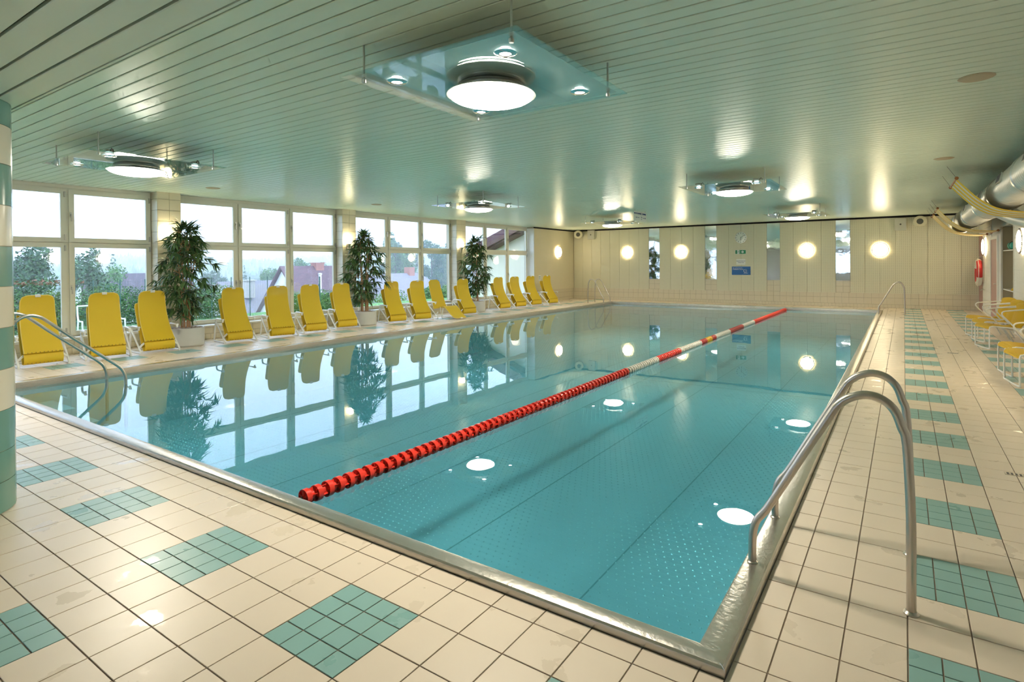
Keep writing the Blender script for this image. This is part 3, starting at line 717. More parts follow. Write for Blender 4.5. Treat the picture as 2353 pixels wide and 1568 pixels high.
LG = [(.54, -11.83, 4, 'folded yellow mesh lounger beside the handrails, nearest the striped column'), (1.46, -11.79, 11, 'folded yellow mesh lounger, second in the row from the striped column'),
      (2.33, -11.80, 4, 'folded yellow mesh lounger with its armrest beside the first potted bamboo'), (3.98, -11.87, 8, 'folded yellow mesh lounger on the far side of the first potted bamboo, first of four'),
      (4.96, -11.79, 15, 'folded yellow mesh lounger, second of four between the two nearer bamboos'), (5.95, -11.90, 12, 'folded yellow mesh lounger in front of the red roofed house window'),
      (6.95, -11.96, 14, 'folded yellow mesh lounger just before the middle potted bamboo'), (8.70, -11.90, 13, 'folded yellow mesh lounger partly behind the middle bamboo leaves'),
      (9.55, -11.73, 17, 'folded yellow mesh lounger next to the opened one, towards the middle bamboo'), (10.50, -11.68, 8, None), (11.72, -11.70, 12, 'folded yellow mesh lounger between the opened lounger and last bamboo'),
      (14.15, -12.0, 10, 'folded yellow mesh lounger just past the last potted bamboo'), (15.2, -12.0, 12, 'folded yellow mesh lounger third from the end board wall'), (16.33, -12.0, 12, 'folded yellow mesh lounger under the last window, second from the end'), (17.38, -11.85, 11, 'folded yellow mesh lounger at the end of the row by the ladder')]
fold0 = folded_lounger(); first = True
for y, x, a, lb in LG:
    if lb is None:
        o = open_lounger(); tag(o, 'opened yellow mesh lounger with its footrest let down', 'lounger', 'yellow sun loungers')
    else:
        o = fold0 if first else dup(fold0); first = False
        tag(o, lb, 'lounger', 'yellow sun loungers')
    o.location = (x, y, 0); o.rotation_euler = (0, 0, -math.radians(a))

# ------------------------------------------------------------------ potted bamboos
def leaf_mesh(k):
    b = MB(); L = 1.; W = .075
    xs = [0, .15, .4, .7, 1.]; ws = [.15, .8, 1., .6, .02]; dr = [0, -.005, -.05, -.15, -.30]
    for x, w, z in zip(xs, ws, dr): b.v += [(x*L, -w*W, z+.02*w), (x*L, 0, z), (x*L, w*W, z+.02*w)]
    for i in range(4):
        a = i*3; b.f += [(a, a+3, a+4, a+1), (a+1, a+4, a+5, a+2)]; b.m += [0, 0]
    return b, b.mesh('leaf', 'leaf_%d' % k)
LEAF = [leaf_mesh(k) for k in range(3)]
def bamboo(x, y, R, H, label, seed):
    rn = random.Random(seed)
    t = empty('potted_bamboo', (x, y, 0)); tag(t, label, 'potted plant', 'potted bamboos')
    pot = MB().lathe([(R-.03, .0), (R-.02, .012), (R-.02, .025), (R, .03), (R, .385), (R-.006, .39), (R-.03, .39), (R-.035, .35), (.01, .35)], 48); pot.build('planter', 'pot_grey', t)
    MB().lathe([(R-.04, -.001), (R-.03, .012)], 32).build('plinth', 'plinth_dark', t)
    pb = MB()
    for i in range(4):
        n_ = 7; b = len(pb.v); pb.lathe([(.02, -.02), (.034, -.005), (.03, .016), (.008, .026)], n_)
    pm = pb = None
    pms = []
    for i in range(3):
        sx, sy = rn.uniform(.8, 1.3), rn.uniform(.7, 1.1)
        q = MB().lathe([(.012, -.02), (.034, -.008), (.036, .006), (.02, .020), (.004, .023)], 8); q.v = [(a*sx, b*sy, c) for a, b, c in q.v]; pms.append(q.mesh('pebble', 'pebble'))
    for i in range(46):
        a = rn.uniform(0, 2*PI); r_ = math.sqrt(rn.uniform(.02, 1))*(R-.08)
        link('pebble', pms[i % 3], t, (r_*math.cos(a), r_*math.sin(a), .367+rn.uniform(0, .012)), (0, 0, a*3))
    canes = []
    for i in range(6):
        a = 2*PI*i/6+rn.uniform(-.4, .4); r0 = rn.uniform(.03, .12); lean = rn.uniform(.04, .16); h = rn.uniform(.72, .96)*H
        pts = []
        for k in range(9):
            u = k/8; rr = r0+lean*u*u; pts.append((rr*math.cos(a)+.01*math.sin(7*u+i), rr*math.sin(a)+.01*math.cos(5*u+i), .35+(h-.35)*u))
        MB().tube(pts, [.017-.012*k/8 for k in range(9)], 7).build('cane', 'cane', t, ang=60); canes.append(pts)
    allv = []
    ncl = 175
    tw = MB()
    for c in range(ncl):
        u = (c+.5)/ncl; z = .66+(H-.72)*u**.92
        v = (z-.5)/(H-.5)
        kz = [(.6, .26), (.95, .42), (1.25, .64), (1.55, .70), (1.9, .58), (2.25, .40), (2.45, .24), (2.8, .14)]
        rad = next((a_[1]+(b_[1]-a_[1])*(z-a_[0])/(b_[0]-a_[0]) for a_, b_ in zip(kz, kz[1:]) if a_[0] <= z <= b_[0]), .2)*rn.uniform(.75, 1.12)
        pts = rn.choice(canes); hi = min(8, max(1, int((z-.35)/(pts[-1][2]-.35)*8)))
        base = Vector(pts[hi])
        a = rn.uniform(0, 2*PI); d = rad*math.sqrt(rn.uniform(.05, 1.))
        tip = Vector((d*math.cos(a), d*math.sin(a), z+rn.uniform(-.05, .08)))
        tip.x = max(tip.x, -.50)
        st0 = Vector((base.x, base.y, min(base.z, tip.z-.02)))
        tw.tube([st0, st0*.4+tip*.6+Vector((0, 0, .05)), tip], [.004, .003, .0015], 4)
        out = Vector((math.cos(a), math.sin(a), 0))
        for l in range(rn.randint(8, 11)):
            az = a+rn.uniform(-1.5, 1.5); el = rn.uniform(-1.0, .35) if v < .9 else rn.uniform(-.3, 1.2)
            ln = rn.uniform(.15, .28); k = rn.choice((0, 0, 1, 1, 2))
            p = tip-out*rn.uniform(0, .12)
            if p.x+math.cos(az)*ln < -.70: az = PI-az
            allv.append((ln*rn.uniform(.8, 1.2), p, ln, az, el, rn.uniform(-.5, .5), k))
    tw.build('twigs', 'cane', t)['kind'] = 'stuff'
    allv.sort(key=lambda q: -q[0]); bulk = MB()
    for n, (_, p, ln, az, el, tw_, k) in enumerate(allv):
        if n < 300:
            o = link('leaf', LEAF[k][1], t, p, (tw_, -el, az)); o.scale = (ln, ln*1.25, ln)
        else:
            Mx = Matrix.Translation(p) @ Matrix.Rotation(az, 4, 'Z') @ Matrix.Rotation(-el, 4, 'Y') @ Matrix.Rotation(tw_, 4, 'X') @ Matrix.Diagonal((ln, ln*1.25, ln, 1))
            o_ = len(bulk.v); bulk.v += [tuple(Mx @ Vector(v)) for v in LEAF[k][0].v]; bulk.f += [tuple(i+o_ for i in f_) for f_ in LEAF[k][0].f]; bulk.m += [k]*8
    bulk.build('foliage', ['leaf_0', 'leaf_1', 'leaf_2'], t)['kind'] = 'stuff'
    return t
bamboo(-12.36, 3.06, .345, 2.60, 'tall potted bamboo in a grey planter, nearest the striped column', 3)
bamboo(-12.36, 7.82, .335, 2.62, 'tall potted bamboo half covering the running forbidden sign', 5)
bamboo(-12.36, 12.82, .335, 2.66, 'tall potted bamboo standing closest to the sloping eave window', 11)

# ------------------------------------------------------------------ yellow string armchairs
def armchair():
    t = empty('armchair')                    # faces -x, origin on the floor under the front legs
    W = .31
    fp = [(.50, -W, .40), (.10, -W, .435), (.03, -W, .43), (.0, -W, .39), (.0, -W, .06), (.0, -W+.05, .012), (.0, W-.05, .012), (.0, W, .06), (.0, W, .39), (.03, W, .43), (.10, W, .435), (.50, W, .40)]
    MB().tube(smooth_path(fp, 2), .0125, 8).build('front_frame', 'tube_white', t, ang=60)
    ap = [(.66, -W, .0125), (.50, -W, .30), (.24, -W-.01, .60), (.19, -W-.015, .68), (.22, -W-.015, .725), (.32, -W-.01, .74), (.58, -W+.03, .765), (.70, -W+.12, .775), (.73, 0, .78), (.70, W-.12, .775), (.58, W-.03, .765), (.32, W+.01, .74), (.22, W+.015, .725), (.19, W+.015, .68), (.24, W+.01, .60), (.50, W, .30), (.66, W, .0125)]
    MB().tube(smooth_path(ap, 2), .0125, 8).build('arm_frame', 'tube_white', t, ang=60)
    MB().tube([(.45, -W, .39), (.48, -.1, .34), (.48, .1, .34), (.45, W, .39)], .009, 8).build('seat_brace', 'tube_white', t)
    b, P = sheet([(-.012, .385), (.0, .425), (.04, .447), (.14, .45), (.30, .432), (.46, .41), (.52, .42)], lambda u: W-.005, .02, 3, 8, -.01)
    b.build('seat', 'string_yellow', t, ang=70)
    def bw(u): return (.20+.10*min(1, u*1.6)) if u < .8 else .30
    b, P = sheet([(.50, .415), (.545, .47), (.585, .58), (.635, .72), (.675, .82), (.70, .845), (.715, .82)], bw, .02, 3, 8, -.03)
    b.build('backrest', 'string_yellow', t, ang=70)
    return t
ac = armchair()
for i, (x, y, a, lb) in enumerate(((1.74, 13.0, 15, 'yellow string armchair standing closest to the pink door'), (1.77, 12.05, 14, 'yellow string armchair in the middle of the group of three'), (1.74, 11.0, 15, 'yellow string armchair at the near end of the group of three'), (1.72, 7.87, 8, 'yellow string armchair behind the one closest to the floor drain'), (1.70, 7.08, 8, 'yellow string armchair standing closest to the floor drain'))):
    o = ac if i == 0 else dup(ac)
    o.location = (x, y, 0); o.rotation_euler = (0, 0, math.radians(a)); tag(o, lb, 'chair', 'yellow string armchairs')

# ------------------------------------------------------------------ ventilation duct
dx_, dz_, dr_ = 1.99, 2.87, .285
du = empty('ventilation_duct', (dx_, 0, dz_)); tag(du, 'large silver spiral ventilation duct running under the ceiling', 'duct')
prof = []; y = -8.9
while y < 20.0:
    prof += [(dr_, y), (dr_, y+.085), (dr_+.006, y+.095), (dr_+.006, y+.11), (dr_, y+.12)]; y += .12
MB().lathe(prof, 32, axis='y').build('spiral_pipe', 'duct', du, ang=60)
for y in (1.5, 4.5, 7.2, 9.9, 12.4, 15.2, 18.0, 19.96): MB().lathe([(dr_+.004, y-.06), (dr_+.018, y-.05), (dr_+.018, y+.05), (dr_+.004, y+.06)], 32, axis='y').build('coupling', 'alu', du)
MB().lathe([(dr_-.02, 19.98), (dr_, 20.0), (dr_*.9, 20.06), (.02, 20.08)], 32, axis='y').build('end_cap', 'duct', du)
for y in (2.9, 5.9, 8.3, 11.0, 14.2, 17.0):
    a = math.radians(165); g = empty('x') if False else None
    c = Vector((math.cos(a)*(dr_+.012), y, math.sin(a)*(dr_+.012)))
    gb = MB().box(-.012, .012, -.22, .22, -.07, .07); o = gb.build('grille', 'lamp_ring', du, tuple(c), (0, -(a-PI), 0), smooth=False)
    lv = MB()
    for i in range(7): lv.box(-.016, -.008, -.20, .20, -.058+i*.018, -.050+i*.018)
    lv.build('louvre', 'dark_slot', o, smooth=False)
MB().tube([(.05, 12.0, -.10), (.32, 11.4, -.36), (.60, 10.9, -.52)], [.16, .15, .15], 20).build('branch_pipe', 'duct', du, ang=60)
for y in (0., 3.5, 7., 10.5, 14., 17.5): MB().tube([(0, y, dr_), (0, y, CE-dz_+.03)], .006, 6).build('hanger', 'wire', du)

# ------------------------------------------------------------------ striped slings under the duct
def sling(y0, y1, label, cut):
    t = empty('striped_sling', (1.23, (y0+y1)/2, 3.1)); h = (y1-y0)/2
    n = 7; wdt = 2*h/n
    for i in range(n):
        a = -h+i*wdt+(.015 if i % 2 else 0); b = -h+(i+1)*wdt-(.015 if i % 2 else 0)
        P = [(0, 0, .0), (.14, 0, -.17), (.32, 0, -.37), (.54, 0, -.53), (.80, 0, -.605), (1.05, 0, -.635), (1.26, 0, -.64)]
        P = smooth_path(P, 3); mb = MB()
        for p in P: mb.v += [(p.x, a, p.z), (p.x, b, p.z), (p.x, a, p.z-.006), (p.x, b, p.z-.006)]
        for k in range(len(P)-1): o_ = k*4; mb.f += [(o_, o_+1, o_+5, o_+4), (o_+2, o_+6, o_+7, o_+3), (o_, o_+4, o_+6, o_+2), (o_+1, o_+3, o_+7, o_+5)]; mb.m += [0]*4
        mb.build('cloth_strip', 'cloth_yellow' if i % 2 == 0 else 'cloth_white', t, ang=60)
    for p in ((0, 0), (1.26, -.64)):
        MB().tube([(p[0], -h-.04, p[1]), (p[0], h+.04, p[1])], .018, 10).build('dowel', 'wood', t)
        for s in (-1, 1): MB().lathe([(.02, -.015), (.03, -.01), (.03, .01), (.02, .015)], 12, c=(p[0], s*(h+.05), p[1]), axis='y').build('end_knob', 'wood', t)
    for s in (-1, 1): MB().tube([(0, s*(h+.02), .01), (-.13, s*(h-.02), CE-3.1-.003)], .0035, 5).build('wire', 'wire', t)
    for s in (-1, 1): MB().tube([(1.26, s*(h+.02), -.64), (XR-1.23-.012, s*(h+.02), -.60)], .0035, 5).build('wire', 'wire', t)
    tag(t, label, 'hanging', 'striped slings under the duct')
sling(9.2, 10.57, 'yellow and white striped cloth sling hung under the duct above the armchairs', 0)
sling(15.7, 16.9, 'yellow and white striped cloth sling hung under the duct before the pink door', 0)
sling(18.0, 19.2, 'yellow and white striped cloth sling hung closest to the far wall', 0)

# ------------------------------------------------------------------ things on the walls
yb = YF-.035
ck = empty('wall_clock', (-5.157, yb, 2.722)); tag(ck, 'round white wall clock with black hour marks above the exit sign', 'clock')
MB().lathe([(.246, 0), (.252, -.02), (.246, -.038), (.232, -.040), (.228, -.030)], 48, axis='y', cap=False).build('rim', 'ring_white', ck)
MB().lathe([(.23, -.02), (.23, -.024)], 48, axis='y').build('dial', 'clock_face', ck)
for k in range(12):
    a = PI/2-2*PI*k/12; c, s = math.cos(a), math.sin(a)
    MB().bar((.165*c, -.026, .165*s), (.21*c, -.026, .21*s), .016, .003, up=(0, 1, 0)).build('hour_mark', 'ink_black', ck, smooth=False)
for nm, h, ln, w in (('hour_hand', 6.15, .12, .014), ('minute_hand', 12*8.6/60, .185, .010), ('second_hand', 12.1, .06, .005)):
    a = PI/2-2*PI*h/12; c, s = math.cos(a), math.sin(a)
    MB().bar((-.03*c, -.03, -.03*s), (ln*c, -.03, ln*s), w, .003, up=(0, 1, 0)).build(nm, 'ink_black', ck, smooth=False)
RX = (PI/2, 0, 0)
ex = empty('exit_sign', (-5.172, yb, 2.13)); tag(ex, 'green emergency exit sign with running figure and arrow', 'sign')
MB().box(-.214, .214, -.012, 0, -.085, .085).build('edge_plate', 'ink_white', ex, smooth=False)
MB().box(-.206, .206, -.015, -.012, -.077, .077).build('green_plate', 'sign_green', ex, smooth=False)
MB().box(-.135, -.045, -.017, -.015, -.07, .07).build('doorway', 'ink_white', ex, smooth=False)
fg = MB(); fg.lathe([(.012, -.019), (.012, -.0175)], 10, c=(-.088, 0, .045), axis='y')
for p, q, w in (((-.09, .03), (-.10, -.01), .02), ((-.10, -.01), (-.075, -.03), .012), ((-.075, -.03), (-.085, -.062), .01), ((-.10, -.01), (-.12, -.035), .012), ((-.12, -.035), (-.14, -.04), .01), ((-.088, .025), (-.065, .008), .009), ((-.092, .025), (-.12, .012), .009)):
    fg.bar((p[0], -.018, p[1]), (q[0], -.018, q[1]), w, .002, up=(0, 1, 0))
fg.build('running_figure', 'sign_green', ex, smooth=False)
MB().poly([(.02, -.012), (.085, -.012), (.055, -.05), (.085, -.05), (.135, 0), (.085, .05), (.055, .05), (.085, .012), (.02, .012)], .002, (0, -.0175, 0)).build('arrow', 'ink_white', ex, smooth=False)
ws = empty('notice_sign', (-5.16, yb, 1.722)); tag(ws, 'small white notice sign with two lines of blue print under the exit sign', 'sign')
MB().poly([(-.17, -.12), (.17, -.12), (.185, -.105), (.185, .105), (.17, .12), (-.17, .12), (-.185, .105), (-.185, -.105)], .008, (0, -.008, 0)).build('plate', 'sign_white', ws, smooth=False)
text('lettering', 'RANDSPRINGEN', .048, 'ink_blue', ws, (0, -.010, .03), RX); text('lettering', 'VERBOTEN', .048, 'ink_blue', ws, (0, -.010, -.03), RX)
bs = empty('info_board', (-5.157, yb, 1.354)); tag(bs, 'blue information board with white swirl logo below the clock', 'sign')
MB().box(-.372, .372, -.010, 0, -.172, .172).build('board', 'sign_blue', bs, smooth=False)
text('lettering', 'Sie schwimmen', .062, 'ink_white', bs, (-.335, -.0125, .115), RX, 'LEFT'); text('lettering', 'in belebtem Wasser', .062, 'ink_white', bs, (-.335, -.0125, .062), RX, 'LEFT', sx=.86)
sw = [(.175+.085*(1-.05*k/4)*math.cos(a)*(1.0 if k < 20 else .86), -.006+.058*math.sin(a)*(1.0 if k < 20 else .8)) for k, a in [(k, .9+k*.245) for k in range(0, 26)]]
sw += [(.20, .0), (.16, -.008)]
MB().tube([(x, -.012, z) for x, z in sw], [.004+.0045*math.sin(PI*min(1, k/20)) for k in range(len(sw))], 6).build('swirl_logo', 'ink_white', bs)
MB().box(.10, .27, -.0118, -.010, -.104, -.092).build('logo_line', 'ink_white', bs, smooth=False)
# hanging swimmers sign, facing the pool side
hs = empty('hanging_sign', (-6.35, 13.48, 3.14)); tag(hs, 'white ceiling hung sign dividing swimmers and non swimmers', 'sign')
MB().box(-.006, .006, -.48, .48, -.155, .14).build('plate', 'sign_white', hs, smooth=False)
RZ = (PI/2, 0, PI/2)
text('lettering', 'NICHTSCHWIMMER', .072, 'ink_blue', hs, (.008, -.20, .075), RZ, sx=.86); text('lettering', 'SCHWIMMER', .072, 'ink_blue', hs, (.008, .29, .075), RZ, sx=.72)
MB().box(.006, .0075, .085, .09, .0, .13).build('divider', 'ink_blue', hs, smooth=False)
text('lettering', '1,30', .045, 'ink_blue', hs, (.008, .09, -.03), RZ); text('lettering', 'm', .045, 'ink_blue', hs, (.008, .09, -.085), RZ)
for a, b in ((-.08, -.33), (.20, .40)):
    q = MB().bar((.0072, a, -.045), (.0072, b, -.045), .003, .012, up=(0, 0, 1)); s = 1 if b > a else -1
    q.poly([(b+s*.03, -.045), (b-s*.02, -.022), (b-s*.02, -.068)], .002, (.0062, 0, 0), 'yz'); q.build('arrow', 'ink_blue', hs, smooth=False)
for y in (-.4, .4): MB().tube([(0, y, .14), (0, y, CE-3.14+.01)], .003, 5).build('wire', 'wire', hs)
# running forbidden sign on the pilaster
pr_ = empty('forbidden_sign', (XL, 7.97, 1.68)); tag(pr_, 'cream rule sign with blue letters on the pilaster behind the middle bamboo', 'sign')
MB().box(0, .008, -.20, .19, -.24, .23).build('plate', 'sign_white', pr_, smooth=False)
for tx, z, s_ in (('LAUFEN', .13, .07), ('VERBOTEN!', .045, .07), ('BITTE', -.06, .05), ('BADESCHUHE', -.13, .05)): text('lettering', tx, s_, 'ink_blue', pr_, (.010, 0, z), RZ, sx=.9)
ns = empty('small_notice', (XL+.026, 18.15, 1.08)); tag(ns, 'small white notice on the boards behind the last lounger', 'sign')
MB().box(0, .006, -.10, .10, -.12, .12).build('plate', 'sign_white', ns, smooth=False)
for z in (.06, .02, -.04): MB().box(.006, .007, -.07, .07, z-.008, z+.008).build('print_line', 'ink_blue', ns, smooth=False)
# loudspeakers
def boxspeaker(loc, label):
    t = empty('wall_speaker', loc); MB().box(-.175, .175, -.12, 0, -.215, .215).build('cabinet', 'speaker_grey', t, smooth=False)
    MB().lathe([(.03, -.121), (.03, -.126), (.004, -.126)], 14, axis='y').build('badge', 'cone_grey', t); tag(t, label, 'loudspeaker', 'flat wall speakers')
boxspeaker((.375, yb, 3.015), 'flat grey wall speaker beside the lamp near the striped slings'); boxspeaker((-12.06, yb, 3.08), 'flat grey wall speaker in the corner by the windows')
def hornspeaker(loc, rz, label):
    t = empty('horn_speaker', loc, (0, 0, rz))
    b = MB().lathe([(.17, -.26), (.205, -.25), (.21, -.20), (.19, -.08), (.13, -.02), (.05, 0)], 24, axis='y', cap=True)
    b.v = [(x*(1. if abs(x) < .16 else .98), y, z*.94) for x, y, z in b.v]; b.build('body', 'speaker_cream', t)
    MB().lathe([(.10, -.262), (.085, -.255), (.03, -.235), (.004, -.23)], 20, axis='y').build('cone', 'cone_grey', t)
    MB().lathe([(.125, -.262), (.125, -.268), (.10, -.266), (.10, -.26)], 20, axis='y', cap=False).build('cone_ring', 'speaker_cream', t)
    MB().box(-.03, .03, -.08, .10, -.04, .04).build('bracket', 'speaker_cream', t, smooth=False); tag(t, label, 'loudspeaker', 'round horn speakers')
hornspeaker((.945, yb-.09, 3.08), 0, 'cream round horn speaker beside the striped slings'); hornspeaker((-12.72, yb-.14, 3.10), .45, 'cream round horn speaker in the corner by the windows')
# ceiling discs
for i, (x, y, lb) in enumerate(((1.02, 3.51, 'round beige ceiling speaker disc over the striped teal tile row'), (1.01, 8.25, 'round beige ceiling speaker disc near the first striped sling'), (-11.6, 3.27, 'round beige ceiling disc above the first potted bamboo'), (-11.4, 7.46, 'round beige ceiling disc above the middle potted bamboo'))):
    d = empty('ceiling_disc', (x, y, CE)); MB().lathe([(.13, 0), (.13, -.004), (.122, -.010), (.11, -.012)], 32).build('disc', 'disc_cream', d)
    MB().lathe([(.135, .002), (.138, -.003), (.13, -.006)], 32, cap=False).build('ring', 'disc_cream', d); tag(d, lb, 'ceiling speaker', 'beige ceiling discs')
# life ring and pole hook
lf = empty('life_ring', (XR-.115, 20.2, 1.31)); tag(lf, 'red and white life ring hanging on the side wall', 'life ring')
N_ = 40
for k in range(8):
    a0, a1 = 2*PI*k/8+PI/8, 2*PI*(k+1)/8+PI/8
    P = [(0, .31*math.cos(a0+(a1-a0)*i/8), .36*math.sin(a0+(a1-a0)*i/8)) for i in range(9)]
    red = k in (2, 3, 6, 7)
    MB().tube(P, .078, 14, cap=False).build('ring_section', 'ring_red' if red else 'ring_white', lf, ang=80)
MB().tube([(-.03, .40*math.cos(2*PI*i/24), .45*math.sin(2*PI*i/24)) for i in range(24)], .008, 6, closed=True).build('grab_line', 'ring_white', lf)
MB().tube([(.095, 0, .50), (.02, 0, .50), (-.01, 0, .44), (0, 0, .40)], .01, 6).build('hook', 'alu', lf)
vh = empty('wall_tap', (XR, 19.6, .78)); tag(vh, 'small steel wall tap below the life ring', 'tap')
MB().tube([(0, 0, 0), (-.10, 0, 0), (-.12, 0, -.03)], .015, 8).build('spout', 'chrome', vh); MB().tube([(-.06, -.07, .05), (-.06, .07, .05)], .012, 8).build('lever', 'chrome', vh); MB().tube([(-.06, 0, 0), (-.06, 0, .05)], .01, 8).build('stem', 'chrome', vh)
# niche shelves and rolled mats
MB().box(XR+.021, XR+.9, 16.075, 16.099, 0, 2.56).build('niche_lining', 'niche', wr, smooth=False)
for z, lb in ((1.95, 'white niche shelf carrying the rolled green mat'), (.95, 'lower white shelf in the wall niche')):
    s = MB().box(XR+.03, XR+.898, 14.085, 16.055, z-.02, z).build('niche_shelf', 'white_paint', smooth=False); tag(s, lb, 'shelf', 'niche shelves')
rm = empty('rolled_mat', (XR+.17, 15.35, 2.064)); tag(rm, 'rolled up dark green foam mat on the upper niche shelf', 'mat')
sp = [(.0+(.02+.008*i/4)*math.cos(i*.5), 0, (.02+.008*i/4)*math.sin(i*.5)) for i in range(36)]
mb = MB()
for y_ in (-.45, .45): mb.v += [(x, y_, z) for x, _, z in sp]
for i in range(35): mb.f.append((i, i+1, 36+i+1, 36+i)); mb.m.append(0)
mo = mb.build('roll', 'mat_green', rm); sd = mo.modifiers.new('thick', 'SOLIDIFY'); sd.thickness = .012
MB().tube([(.098*math.cos(a), .1, .098*math.sin(a)) for a in [2*PI*i/20 for i in range(20)]], .006, 5, closed=True).build('strap', 'rope_black', rm)
kb = MB().lathe([(.06, 0), (.07, .02), (.07, .06), (.03, .09)], 14, c=(XR+.14, 14.6, 1.951)).build('orange_float', 'orange'); tag(kb, 'small orange swim float on the upper niche shelf', 'float')
ky = MB().lathe([(.08, 0), (.09, .02), (.06, .06), (.02, .07)], 14, c=(XR+.14, 15.0, .951)).build('yellow_float', 'float_yellow'); tag(ky, 'small yellow swim float on the lower niche shelf', 'float')

# ------------------------------------------------------------------ outside: garden, trees, houses, hills
GZ = -.35
gm = MB().box(-23.5, XL-.5, -25, 40, -1.2, GZ).build('garden_lawn', 'grass', smooth=False); tag(gm, 'green lawn outside the windows', kind='structure')
gv = MB().box(-16.2, XL-.5, -25, 40, GZ, GZ+.02).build('gravel_strip', 'gravel', smooth=False); tag(gv, 'grey gravel strip along the building', kind='structure')
fgd = MB().box(-420, -23.5, -80, 470, -6.2, -6.0).build('valley_ground', 'far_ground', smooth=False); tag(fgd, 'low valley ground beyond the garden hedge', kind='structure')
def foliage(name, parent, pts, n, size, mats, rn, loc=(0, 0, 0)):
    """leafy crown: many small tilted leaf clumps scattered through soft blobs (x,y,z,rx,rz)"""
    b = MB()
    tot = sum(p[3]*p[3]*p[4] for p in pts)
    for (x, y, z, rx, rz) in pts:
        for i in range(max(6, int(n*rx*rx*rz/tot))):
            v = Vector((rn.gauss(0, 1), rn.gauss(0, 1), rn.gauss(0, 1))).normalized()*rn.uniform(.55, 1.03)
            c = Vector((x+v.x*rx, y+v.y*rx, z+v.z*rz))
            a = Vector((rn.uniform(-1, 1), rn.uniform(-1, 1), rn.uniform(-1, 1))).normalized(); d = a.cross(v+Vector((.01, .02, .3))).normalized()
            s = size*rn.uniform(.6, 1.3); k = rn.randrange(len(mats)); e = (a*.3+v*.3)*s
            b.quad(c-a*s-e*.3, c+d*s*.6, c+a*s, c-d*s*.6+e, k)
    o = b.build(name, mats, parent, loc, smooth=False); o['kind'] = 'stuff'
    return o
def tree(name, label, x, y, z0, H, R, mats, seed, n=2600, size=.16, kind='round', group='trees beyond the hedge'):
    rn = random.Random(seed); t = empty(name, (x, y, z0)); tag(t, label, 'tree', group)
    MB().tube([(0, 0, 0), (.05, .03, H*.35), (0, 0, H*.8)], [R*.10, R*.07, R*.02], 8).build('trunk', 'bark', t)
    if kind == 'conifer':
        pts = [(0, 0, H*(.12+.84*i/13), R*(1-i/13.6), H*.035) for i in range(14)]
    elif kind == 'bush':
        pts = [(rn.uniform(-.6, .6)*R, rn.uniform(-.6, .6)*R, H*rn.uniform(.25, .75), R*rn.uniform(.35, .5), H*.25) for i in range(9)]
    else:
        pts = [(rn.uniform(-.62, .62)*R, rn.uniform(-.62, .62)*R, H*(.32+.60*((i+.5)/14)), R*rn.uniform(.3, .48)*(1.1-.55*abs((i+.5)/14-.4)), H*rn.uniform(.07, .11)) for i in range(14)]
        for _ in range(5): 
            a = rn.uniform(0, 2*PI); MB_ = None
    foliage('crown', t, pts, n, size, mats, rn)
    return t
F = ['foliage_%d' % k for k in range(5)]
tree('birch_tree', 'tall loose birch behind the hedge, seen beside the striped column', -38, 6.6, -6, 9.2, 2.0, [F[0], F[2]], 1, 9360, .099)
tree('birch_tree', 'second loose birch behind the hedge with drooping crown', -39, 9.9, -6, 8.9, 1.4, [F[0], F[2], F[0]], 2, 7800, .093)
tree('birch_tree', 'broad tree left of the birches behind the hedge', -36, 3.8, -6, 9.4, 2.2, [F[0], F[1]], 22, 7800, .104)
tree('leafy_tree', 'light green round tree beside the purple tiled roof', -44, 12.4, -6, 8.1, 1.5, [F[1], F[3]], 3, 5720, .087)
tree('spruce_tree', 'pointed dark spruce behind the purple tiled roof', -55.5, 17.4, -6, 9.2, 2.5, [F[2], F[0]], 4, 5720, .099, 'conifer')
tree('spruce_tree', 'small spruce at the end of the purple tiled roof', -56, 21.6, -6, 8.4, 1.6, [F[2]], 5, 3900, .093, 'conifer')
tree('leafy_tree', 'broad valley tree behind the first bamboo', -62, 29.3, -6, 7.6, 1.8, [F[0], F[2]], 6, 5200, .128)
tree('spruce_tree', 'dark spruce standing by the grey chimney roof', -60, 31.3, -6, 7.9, 1.8, [F[2]], 7, 4160, .104, 'conifer')
tree('leafy_tree', 'light green tree behind the grey chimney roof', -58, 32.6, -6, 7.7, 1.5, [F[1], F[3]], 8, 5720, .104)
tree('leafy_tree', 'second light green tree between the grey and red roofs', -57, 34.2, -6, 7.4, 1.3, [F[1], F[3], F[0]], 9, 5720, .104)
tree('leafy_tree', 'green tree rising behind the red tiled ridge', -55, 35.2, -6, 8.9, 1.6, [F[0], F[1]], 10, 6760, .104)
tree('leafy_tree', 'second green tree behind the red tiled ridge', -56, 37.6, -6, 8.4, 1.5, [F[0], F[1]], 12, 5720, .104)
tree('leafy_tree', 'large green tree behind the wide grey roof', -55, 48.6, -6, 11.8, 2.7, [F[0], F[1]], 13, 10920, .128)
tree('leafy_tree', 'tallest green tree behind the wide grey roof', -59, 51.9, -6, 12.7, 2.3, [F[0], F[2], F[1]], 14, 10920, .128)
tree('leafy_tree', 'dark green tree beside the hip of the wide grey roof', -54, 54.3, -6, 11.4, 2.2, [F[0], F[2]], 15, 10400, .128)
tree('leafy_tree', 'rounded green tree past the hip of the wide grey roof', -55, 58.6, -6, 11.4, 2.3, [F[0], F[2], F[1]], 16, 10400, .128)
tree('leafy_bush', 'bushy green shrub in front of the wide grey roof', -27, 22.2, -2.4, 2.6, 1.6, [F[1], F[3]], 17, 5720, .058, 'bush')
tree('leafy_bush', 'bushy shrub seen through the last bamboo', -24, 23.4, -1.4, 2.0, 1.5, [F[1], F[3], F[0]], 18, 5720, .058, 'bush')
